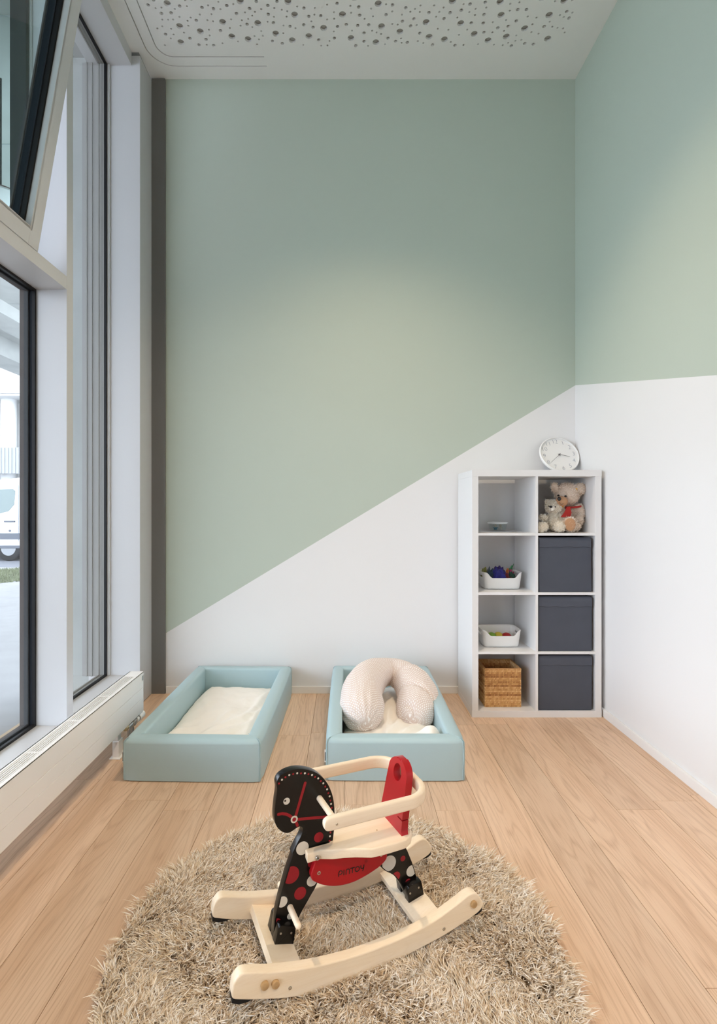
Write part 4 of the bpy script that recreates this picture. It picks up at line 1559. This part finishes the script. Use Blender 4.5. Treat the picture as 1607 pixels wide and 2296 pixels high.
# --- rockers
HT = .0300
rt_ = [z1(p) for p in ((150, 1400), (165, 1362), (200, 1325), (260, 1318), (360, 1315), (480, 1302), (620, 1278), (800, 1232), (960, 1175), (1100, 1115), (1250, 1035), (1380, 940), (1440, 893), (1480, 884), (1512, 925))]
rbot = [z1(p) for p in ((1518, 950), (1490, 990), (1400, 1055), (1290, 1125), (1150, 1200), (980, 1290), (800, 1370), (620, 1432), (480, 1455), (330, 1466), (200, 1468), (148, 1458))]
rock = [HU(*p, -.151) for p in rt_ + rbot]
rock = catmull(rock, 4)
for s, d0, d1 in (('near', -.151, -.151 + HT), ('far', .121, .121 + HT)):
    rk = prism('rocker', rock, up, d0, d1, M_BEECH, horse, bevel=.004, seg=3)
    for end in (0, 1):
        q = [(148, 1462), (210, 1466), (262, 1470), (232, 1484), (185, 1497), (146, 1490)] if end == 0 else [(1518, 948), (1512, 985), (1488, 1005), (1452, 1016), (1440, 1012), (1490, 985)]
        prism('rubber_foot', [HU(*z1(p), -.151) for p in q], up, d0 + .002, d1 - .002, M_BLACKR, rk, bevel=.001, seg=1)
    if s == 'near':
        for p in ((327, 1394), (386, 1387), (1470, 948)):
            u, z = HU(*z1(p), -.158)
            cyl('plug', (u, d0 - .008, z), (u, d0 + .004, z), .0098, M_PLUG, rk, n=22, bevel=.002)
        for p in ((464, 1402), (1304, 1080)):
            u, z = HU(*z1(p), -.152)
            socket_screw('screw', u, d0, z, .0045, M_SCREW, rk)

# --- crossbars, tilted with the curve of the rockers
def slab(name, u0, z0, u1, z1_, v0, v1, th, m, bevel=.002):
    d = Vector((u1 - u0, z1_ - z0)).normalized()
    nrm = Vector((-d.y, d.x))
    if nrm.y < 0: nrm = -nrm
    o = [(u0, z0), (u1, z1_), (u1 - nrm.x * th, z1_ - nrm.y * th), (u0 - nrm.x * th, z0 - nrm.y * th)]
    return prism(name, o, up, v0, v1, m, horse, bevel=bevel, seg=2)


fa = HU(*z1((380, 1306)), -.121); fb = HU(*z1((537, 1296)), -.121)
slab('crossbar', fa[0], fa[1], fb[0], fb[1], -.123, .123, .022, M_BEECH)
ra = HU(*zE((650, 1300)), -.121); rb2 = HU(*zE((945, 1115)), -.121)
slab('crossbar', ra[0], ra[1], rb2[0], rb2[1], -.123, .123, .022, M_BEECH)

# --- head, neck and front leg: one board
NV = -.012
A_ = [(240, 560), (250, 640), (243, 740), (225, 860), (212, 980), (204, 1090), (206, 1180), (222, 1262), (255, 1330), (310, 1385), (370, 1418), (430, 1427), (490, 1412), (550, 1374), (606, 1335), (652, 1312), (692, 1318), (712, 1352), (700, 1430), (662, 1520), (612, 1610), (560, 1720), (520, 1810)]
B_ = [(600, 280), (540, 470), (480, 650), (420, 850), (370, 1030), (320, 1210), (282, 1380), (250, 1520), (225, 1680), (210, 1830), (185, 1980), (165, 2070)]
B2 = [(200, 2090), (330, 2085), (480, 1980), (600, 1790), (705, 1560), (770, 1430), (850, 1290), (950, 1110), (1050, 930)]
A2 = [(1180, 1860), (1225, 1700), (1240, 1640), (1256, 1540), (1272, 1400), (1282, 1240), (1284, 1060), (1275, 900), (1250, 760), (1208, 640), (1150, 525), (1065, 425), (965, 350), (855, 305), (740, 283), (625, 278), (520, 292), (420, 328), (340, 375), (280, 432), (248, 500)]
head_px = [zA(p) for p in A_] + [zB(p) for p in B_ + B2] + [zA(p) for p in A2]
head_o = catmull([HU(*p, NV) for p in head_px], 3)
head = prism('head_and_front_leg', head_o, up, NV, -NV, M_HBLK, horse, bevel=.0035, seg=3)


def in_poly(outline):
    return [Vector((p[0], p[1])) for p in outline]


def inset(outline, d):
    """simple inward offset so that paint stays on the flat face"""
    n = len(outline)
    area = sum(outline[i][0] * outline[(i + 1) % n][1] - outline[(i + 1) % n][0] * outline[i][1] for i in range(n))
    sg = 1 if area > 0 else -1
    res = []
    for i in range(n):
        a, b = Vector(outline[i - 1][:2]), Vector(outline[(i + 1) % n][:2])
        t = (b - a)
        if t.length < 1e-9:
            t = Vector((1, 0))
        t.normalize()
        res.append(Vector(outline[i][:2]) + Vector((-t.y, t.x)) * sg * d)
    return res


def decal(name, pts, v, m, parent, clip=None, lift=.0005):
    """flat painted shape (u,z) on the face v, cut to the outline clip"""
    pts = [Vector(p[:2]) for p in pts]
    if clip is None:
        V = [(p.x, v - lift, p.y) for p in pts]
        return flat(name, V, m, parent)
    nA = len(clip)
    vv, ee, ff, ov, oe, of = delaunay_2d_cdt([Vector(c) for c in clip] + pts, [], [list(range(nA)), list(range(nA, nA + len(pts)))], 0, 1e-7)
    keep = [f for f, o in zip(ff, of) if 0 in o and 1 in o]
    if not keep:
        return None
    used = sorted({i for f in keep for i in f})
    mp_ = {i: k for k, i in enumerate(used)}
    return mesh(name, [(vv[i].x, v - lift, vv[i].y) for i in used], [[mp_[i] for i in f] for f in keep], m, parent, smooth=False)


def disc(c, r, n=36):
    return [(c[0] + r * math.cos(2 * math.pi * k / n), c[1] + r * math.sin(2 * math.pi * k / n)) for k in range(n)]


def ribbon2(path, w, cap=True):
    P = [Vector(p[:2]) for p in path]
    L_, R_ = [], []
    for i, p in enumerate(P):
        t = (P[min(i + 1, len(P) - 1)] - P[max(i - 1, 0)]).normalized()
        nn = Vector((-t.y, t.x)) * w / 2
        L_.append(p + nn); R_.append(p - nn)
    out = L_[:]
    def arc(c, a0, rev):
        return [c + Vector((math.cos(a0 - math.pi * k / 8), math.sin(a0 - math.pi * k / 8))) * w / 2 for k in range(1, 8)]
    te = (P[-1] - P[-2]).normalized(); ts = (P[0] - P[1]).normalized()
    if cap: out += arc(P[-1], math.atan2(te.x, -te.y), 0)
    out += R_[::-1]
    if cap: out += arc(P[0], math.atan2(ts.x, -ts.y), 0)
    return out


hclip = inset(head_o, .0036)
fA = lambda x, y: HU(*zA((x, y)), NV)
fB = lambda x, y: HU(*zB((x, y)), NV)
PXM = 1.46 / F         # metres per pixel at the head
for x, y, c in ((282, 535, 'r'), (336, 468, 'w'), (399, 421, 'r'), (468, 382, 'w'), (538, 366, 'r'), (611, 350, 'w'), (679, 352, 'r'), (749, 351, 'w'), (813, 367, 'r'), (878, 381, 'w'), (932, 415, 'r'), (989, 443, 'w'), (1035, 491, 'r'), (1081, 531, 'w'), (1116, 590, 'r'), (1149, 640, 'w'), (1171, 708, 'r'), (1194, 766, 'w'), (1207, 842, 'r'), (1220, 903, 'w'), (1230, 975, 'r'), (1238, 1045, 'w'), (1240, 1120, 'r'), (1238, 1200, 'w'), (1232, 1275, 'r'), (1222, 1345, 'w'), (1209, 1418, 'r'), (1200, 1486, 'w'), (1192, 1566, 'r'), (1185, 1634, 'w')):
    decal('dot', disc(fA(x, y), 18.5 * .12446 * PXM, 20), NV, M_DOTR if c == 'r' else M_DOTW, head)
for x, y, r, c in ((998, 1502, 92, 'r'), (705, 1700, 120, 'w')):
    decal('dot', disc(fA(x, y), r * .12446 * PXM), NV, M_DOTR if c == 'r' else M_DOTW, head, hclip)
for x, y, r, c in ((548, 722, 170, 'r'), (730, 1083, 125, 'r'), (375, 1255, 106, 'w'), (530, 1535, 62, 'w'), (262, 1680, 95, 'r'), (965, 835, 112, 'w'), (965, 485, 90, 'r')):
    decal('dot', disc(fB(x, y), r * .11326 * PXM), NV, M_DOTR if c == 'r' else M_DOTW, head, hclip)
# bridle and eye
lw = 52 * .12446 * PXM
decal('bridle_stripe', ribbon2([fA(755, 525), fA(580, 1130)], lw), NV, M_DOTR, head)
decal('bridle_stripe', ribbon2([fA(600, 1182), fA(900, 1155), fA(1262, 1128)], lw), NV, M_DOTR, head, hclip)
decal('bridle_stripe', ribbon2([fA(*p) for p in ((272, 1090), (340, 1077), (410, 1086), (470, 1113), (520, 1150), (560, 1190), (600, 1250), (614, 1290))], lw), NV, M_DOTR, head, lift=.0004)
decal('bridle_ring', disc(fA(556, 1180), 66 * .12446 * PXM), NV, M_DOTW, head, lift=.0009)
decal('bridle_stud', disc(fA(556, 1181), 37 * .12446 * PXM), NV, M_DOTR, head, lift=.0013)
decal('eye', disc(fA(420, 854), 61 * .12446 * PXM), NV, M_DOTW, head)
decal('pupil', disc(fA(394, 846), 18 * .12446 * PXM, 20), NV, M_BLACK, head, lift=.0009)
# the same painting on the far face
fwd = [o for o in head.children]
for o in fwd:
    c = o.copy()
    c.parent = head
    COL.objects.link(c)
    c.scale = (1, -1, 1)

# --- rear leg board
E_ = [(120, 470), (140, 500), (200, 555), (300, 605), (350, 655), (405, 735), (445, 820), (480, 900), (525, 1000), (620, 960), (700, 890), (690, 790), (650, 690), (618, 625), (575, 480), (520, 340), (480, 250), (430, 190), (300, 190), (180, 230)]
leg_o = catmull([HU(*zE(p), NV) for p in E_], 3)
leg = prism('rear_leg', leg_o, up, NV, -NV, M_HBLK, horse, bevel=.003, seg=3)
lclip = inset(leg_o, .0032)
PXR = 1.57 / F
fE = lambda x, y: HU(*zE((x, y)), NV)
for x, y, r, c in ((250, 450, 103, 'w'), (433, 385, 38, 'r'), (545, 550, 75, 'w'), (345, 620, 60, 'r'), (505, 700, 46, 'r')):
    decal('dot', disc(fE(x, y), r * .16801 * PXR), NV, M_DOTR if c == 'r' else M_DOTW, leg, lclip)
for o in list(leg.children):
    c = o.copy(); c.parent = leg; COL.objects.link(c); c.scale = (1, -1, 1)

# --- black blocks that hold the legs on the crossbars
def foot_block(pts, scr, conv):
    for sgn in (1, -1):
        v_out, v_in = -.036 * sgn, NV * sgn
        o2_ = [HU(*conv(p), -.036) for p in pts]
        bl_ = prism('leg_block', catmull(o2_, 4), up, min(v_out, v_in), max(v_out, v_in), M_HBLK, horse, bevel=.003, seg=3)
        if sgn == 1:
            for p in scr:
                u, z = HU(*conv(p), -.0365)
                socket_screw('screw', u, -.036, z, .0028, M_SCREW, bl_)
foot_block([(212, 2176), (212, 2172), (262, 1960), (300, 1800), (335, 1745), (380, 1735), (620, 1748), (636, 1760), (620, 1900), (562, 2165), (558, 2170)], ((348, 1887), (556, 1873)), zB)
foot_block([(520, 1010), (530, 1012), (717, 892), (718, 886), (690, 740), (682, 700), (672, 692), (560, 745), (525, 768), (510, 790), (500, 850)], ((533, 853), (647, 775)), zE)

# --- belly boards with the lettering
BV = -.031
bel = [(165, 960), (150, 905), (165, 850), (185, 790), (200, 740), (220, 680), (400, 640), (700, 610), (960, 590), (1085, 610), (1096, 680), (1070, 730), (1000, 800), (900, 870), (800, 930), (690, 985), (560, 1025), (420, 1040), (290, 1022), (200, 985)]
bel_o = catmull([HU(*z3(p), BV) for p in bel], 4)
belly = prism('belly_board', bel_o, up, BV, NV, M_HRED, horse, bevel=.003, seg=3)
prism('belly_board', bel_o, up, -NV, -BV, M_HRED, horse, bevel=.003, seg=3)
for p in ((248, 873), (1022, 645)):
    u, z = HU(*z3(p), BV)
    socket_screw('screw', u, BV, z, .0052, M_SCREW, belly)
# lettering, drawn as strokes between base line and cap line
p0 = Vector(HU(*z3((487, 912)), BV)); p1 = Vector(HU(*z3((806, 830)), BV))
bx_ = (p1 - p0); LW = bx_.length; bx_.normalize(); by_ = Vector((-bx_.y, bx_.x))
hgt = (Vector(HU(*z3((492, 850)), BV)) - p0).dot(by_) * 1.02
def st(x, y): return p0 + bx_ * (x * LW) + by_ * (y * hgt)
def arc_pts(cx, cy, rx, ry, a0, a1, n=14): return [st(cx + rx * math.cos(math.radians(a0 + (a1 - a0) * k / n)), cy + ry * math.sin(math.radians(a0 + (a1 - a0) * k / n))) for k in range(n + 1)]
M_INK = mat('print_black', (.02, .006, .006, 1), .5)
lwid = LW * .036
letters = {
    'P': [[st(.02, -.05), st(.02, .62)] + arc_pts(.085, .62, .062, .36, 180, -90, 18) + [st(.065, .27)]],
    'I': [[st(.215, 0), st(.215, .95)]],
    'N': [[st(.30, 0), st(.30, .55)] + arc_pts(.365, .60, .065, .36, 180, 0, 14) + [st(.43, .55), st(.43, 0)]],
    'T': [[st(.47, .96), st(.62, .96)], [st(.545, .96), st(.545, 0)]],
    'O': [arc_pts(.735, .48, .083, .48, 90, 449, 30)],
    'Y': [[st(.875, .98), st(.875, .68)] + arc_pts(.935, .66, .060, .30, 180, 360, 12) + [st(.995, .98)], [st(.995, .98), st(.995, .5), st(.955, -.12)]]}
for ch_, strokes in letters.items():
    for s_ in strokes:
        decal('letter', ribbon2(s_, lwid), BV, M_INK, belly)
rc_ = HU(*z3((834, 726)), BV)
decal('registered_mark', ribbon2([(rc_[0] + .0040 * math.cos(a), rc_[1] + .0046 * math.sin(a)) for a in np.linspace(0, 6.2, 30)], .0006), BV, M_INK, belly)
decal('registered_mark', ribbon2([(rc_[0] - .0012, rc_[1] - .002), (rc_[0] - .0012, rc_[1] + .002), (rc_[0] + .0012, rc_[1] + .0017), (rc_[0] + .0010, rc_[1] + .0003), (rc_[0] - .0008, rc_[1]), (rc_[0] + .0016, rc_[1] - .002)], .0006), BV, M_INK, belly)

# --- seat
SZ = .300
near = [HZ(*z3(p), SZ) for p in ((120, 650), (150, 628), (265, 590), (420, 592), (560, 578), (700, 571), (900, 575), (1000, 555), (1150, 515), (1330, 460), (1390, 400), (1400, 345))]
nv = [(u, -abs(v)) for u, v in near]
uslot = HZ(*z3((418, 545)), SZ)[0]
fr_u = nv[0][0]
outl = [(fr_u, -.016), (fr_u - .002, nv[0][1] + .004)] + nv[1:]
rear_u = nv[-1][0]
outl += [(rear_u + .004, -.02)]
full = outl + [(u, -v) for u, v in reversed(outl)]
# slot for the neck
full = full + [(fr_u + .01, .0145), (uslot, .0145), (uslot, -.0145), (fr_u + .01, -.0145)]
seat = prism('seat', full, lambda a, b, d: (a, b, d), SZ - .026, SZ, M_BEECH, horse, bevel=.004, seg=3)
u, z = HU(*z3((242, 703)), nv[0][1] - .002)
socket_screw('bolt', u, nv[1][1], z, .0062, M_CHROME, seat, out=.0025)
u, v = HZ(*z3((968, 340)), SZ)
cyl('screw', (u, v, SZ - .001), (u, v, SZ + .0006), .0022, M_PLUG, seat, n=12)

# --- backrest: red board with an oval hole, leaning back a little
BU0 = .139
lean_ = .176
def plane_bk(px, py):
    """pixel -> (v, z) on the front face u = BU0 + lean*(z-SZ)"""
    dx, dz = (px - VX) / F, -(py - VY) / F
    du = dx * HU_.x + HU_.y; dv = dx * HV_.x + HV_.y
    u0, v0 = -HC.dot(HU_), -HC.dot(HV_)
    t = (BU0 + lean_ * (CH - SZ) - u0) / (du - lean_ * dz)
    return v0 + dv * t, CH + dz * t
pb = [plane_bk(*zD(p)) for p in ((1225, 1190), (1290, 470), (1235, 290), (1100, 170))]
wb = abs(pb[0][0])
zt = .487
wt = .043
wb = .066
wt = .0535
outb = [(-wb, SZ - .012), (-wb, SZ + .01), (-.0625, SZ + .04), (-.058, SZ + .10), (-.0545, SZ + .135)]
outb += [(-wt * math.cos(a), zt - .042 + .042 * math.sin(a)) for a in np.linspace(.12, math.pi - .12, 15)]
outb += [(.0545, SZ + .135), (.058, SZ + .10), (.0625, SZ + .04), (wb, SZ + .01), (wb, SZ - .012)]
hole = [(.0225 * math.cos(a), .447 + .0245 * math.sin(a)) for a in np.linspace(0, 2 * math.pi, 29)[:-1]]


def holed_prism(name, outer, inner, fmap, d0, d1, m, parent, bevel=.003):
    nA, nB = len(outer), len(inner)
    vv, ee, ff, ov, oe, of = delaunay_2d_cdt([Vector(p[:2]) for p in outer] + [Vector(p[:2]) for p in inner], [], [list(range(nA)), list(range(nA, nA + nB))], 0, 1e-7)
    bm = bmesh.new()
    tops = [bm.verts.new(fmap(v.x, v.y, d0)) for v in vv]
    fs = [bm.faces.new([tops[i] for i in f]) for f, o in zip(ff, of) if list(o) == [0]]
    bmesh.ops.dissolve_limit(bm, angle_limit=.01, verts=bm.verts, edges=[e for e in bm.edges if len(e.link_faces) == 2])
    ex = bmesh.ops.extrude_face_region(bm, geom=list(bm.faces))
    sh = Vector(fmap(0, 0, d1)) - Vector(fmap(0, 0, d0))
    for g in ex['geom']:
        if isinstance(g, bmesh.types.BMVert):
            g.co += sh
    bmesh.ops.recalc_face_normals(bm, faces=bm.faces)
    be = [e for e in bm.edges if len(e.link_faces) == 2 and e.calc_face_angle(0) > 1.2 and abs((e.verts[0].co - e.verts[1].co).dot(sh.normalized())) < 1e-4]
    bmesh.ops.bevel(bm, geom=be, offset=bevel, segments=3, affect='EDGES', clamp_overlap=True)
    return from_bm(name, bm, m, parent, True, 35)


fbk = lambda a, b, d: (BU0 + lean_ * (b - SZ) + d, a, b)
bkr = holed_prism('backrest', catmull([Vector((*p, 0)) for p in outb], 3), hole, fbk, 0, .022, M_HRED, horse)
# cut line between backrest and its lower block (split joint at the near side)
cyl('screw', (BU0 + lean_ * .15 + .020, .004, .436), (BU0 + lean_ * .15 + .026, .004, .436), .004, M_SCREW, bkr, n=14)
cut = box('cutter', BU0 - .01, BU0 + .06, -wb - .02, -wb * .55, SZ + .036, SZ + .039, M_HRED)
bo = bkr.modifiers.new('cut', 'BOOLEAN'); bo.operation = 'DIFFERENCE'; bo.object = cut; bo.solver = 'EXACT'
cut.matrix_world = horse.matrix_world.copy()
bpy.context.view_layer.update()
cut.matrix_world = horse.matrix_world.copy()
bpy.context.view_layer.update()
me_cut = bpy.data.meshes.new_from_object(bkr.evaluated_get(bpy.context.evaluated_depsgraph_get()))
bkr.modifiers.clear()
bkr.data = me_cut
bpy.data.objects.remove(cut)
cyl('side_bolt', (BU0 + .026, -.0620, SZ + .075), (BU0 + .026, -.056, SZ + .075), .003, M_BLACKR, bkr, n=12)

# --- bent arm ring and grip dowel
AZ, AH, AT = .4255, .036, .018
zt_ = AZ + AH / 2
ue, ve = HZ(*zD((215, 985)), zt_)
u_end = HU(*zD((212, 1000)), -.128)[0]
ur = .206
rr_ = .075
vs_ = .127
path = [(u_end + .004, -vs_)] + [(x, -vs_) for x in np.linspace(u_end + .03, ur - rr_, 6)]
path += [(ur - rr_ + rr_ * math.sin(a), -vs_ + rr_ - rr_ * math.cos(a)) for a in np.linspace(.12, math.pi / 2, 12)]
path += [(ur + .002, 0.0)]
path = path + [(a, -b) for a, b in reversed(path[:-1])]
bm = bmesh.new()
P2 = [Vector(p) for p in path]
rings = []
sec = []
hb_, tb_, rb_ = AH / 2, AT / 2, .006
for cxs, czs, a0 in ((1, 1, 0), (-1, 1, 90), (-1, -1, 180), (1, -1, 270)):
    for k in range(4):
        a = math.radians(a0 + 30 * k)
        sec.append((cxs * (tb_ - rb_) + rb_ * math.cos(a), czs * (hb_ - rb_) + rb_ * math.sin(a)))
for i, p in enumerate(P2):
    t = (P2[min(i + 1, len(P2) - 1)] - P2[max(i - 1, 0)]).normalized()
    nn = Vector((-t.y, t.x))
    rings.append([bm.verts.new((p.x + nn.x * s, p.y + nn.y * s, AZ + q)) for s, q in sec])
# rounded ends
def end_cap(ring, p, t, first):
    new = []
    for k in range(1, 5):
        f = math.cos(k / 4 * math.pi / 2 * .9)
        sh = math.sin(k / 4 * math.pi / 2) * AH * .42
        nn = Vector((-t.y, t.x))
        new.append([bm.verts.new((p.x + t.x * sh + nn.x * s * (1 if k < 4 else .85), p.y + t.y * sh + nn.y * s * (1 if k < 4 else .85), AZ + q * f)) for s, q in sec])
    return new
t0 = (P2[0] - P2[1]).normalized(); t1 = (P2[-1] - P2[-2]).normalized()
c0 = end_cap(rings[0], P2[0], t0, True)
# keep the section orientation of the sweep direction
for ringset, flip in ((c0, True),):
    for rg in ringset:
        co = [v.co.copy() for v in rg]
        for v, (s, q) in zip(rg, sec):
            pass
def sweep_cap(p, t_dir, sweep_t):
    nn = Vector((-sweep_t.y, sweep_t.x))
    res = []
    for k in range(1, 5):
        f = math.cos(k / 4 * math.pi / 2 * .9)
        sh = math.sin(k / 4 * math.pi / 2) * AH * .42
        g = 1 if k < 4 else .8
        res.append([bm.verts.new((p.x + t_dir.x * sh + nn.x * s * g, p.y + t_dir.y * sh + nn.y * s * g, AZ + q * f)) for s, q in sec])
    return res
for rg in c0:
    for v in rg:
        bm.verts.remove(v)
head_caps = sweep_cap(P2[0], t0, -t0)
tail_caps = sweep_cap(P2[-1], t1, t1)
rings = head_caps[::-1] + rings + tail_caps
ns_ = len(sec)
for a, b in zip(rings, rings[1:]):
    for k in range(ns_):
        bm.faces.new([a[k], a[(k + 1) % ns_], b[(k + 1) % ns_], b[k]])
bm.faces.new(rings[0]); bm.faces.new(rings[-1])
ring_o = from_bm('arm_ring', bm, M_BEECH, horse, True, 50)
ug, zg = HU(*zA((1010, 800)), NV)
for sgn in (-1, 1):
    cyl('grip_dowel', (ug, sgn * .010, zg), (ug + .002, sgn * .122, zg - .003), .0083, M_BEECH, horse, n=20)
    socket_screw('screw', ug + .002, sgn * (vs_ + AT / 2), zg - .006, .0032, M_SCREW, ring_o, sgn)
uf, zf_ = HU(*zB((530, 1360)), NV)
for sgn in (-1, 1):
    tube('foot_dowel', [(uf, sgn * .008, zf_), (uf, sgn * .083, zf_)], .0082, M_BEECH, horse, n=20, round_cap=True)
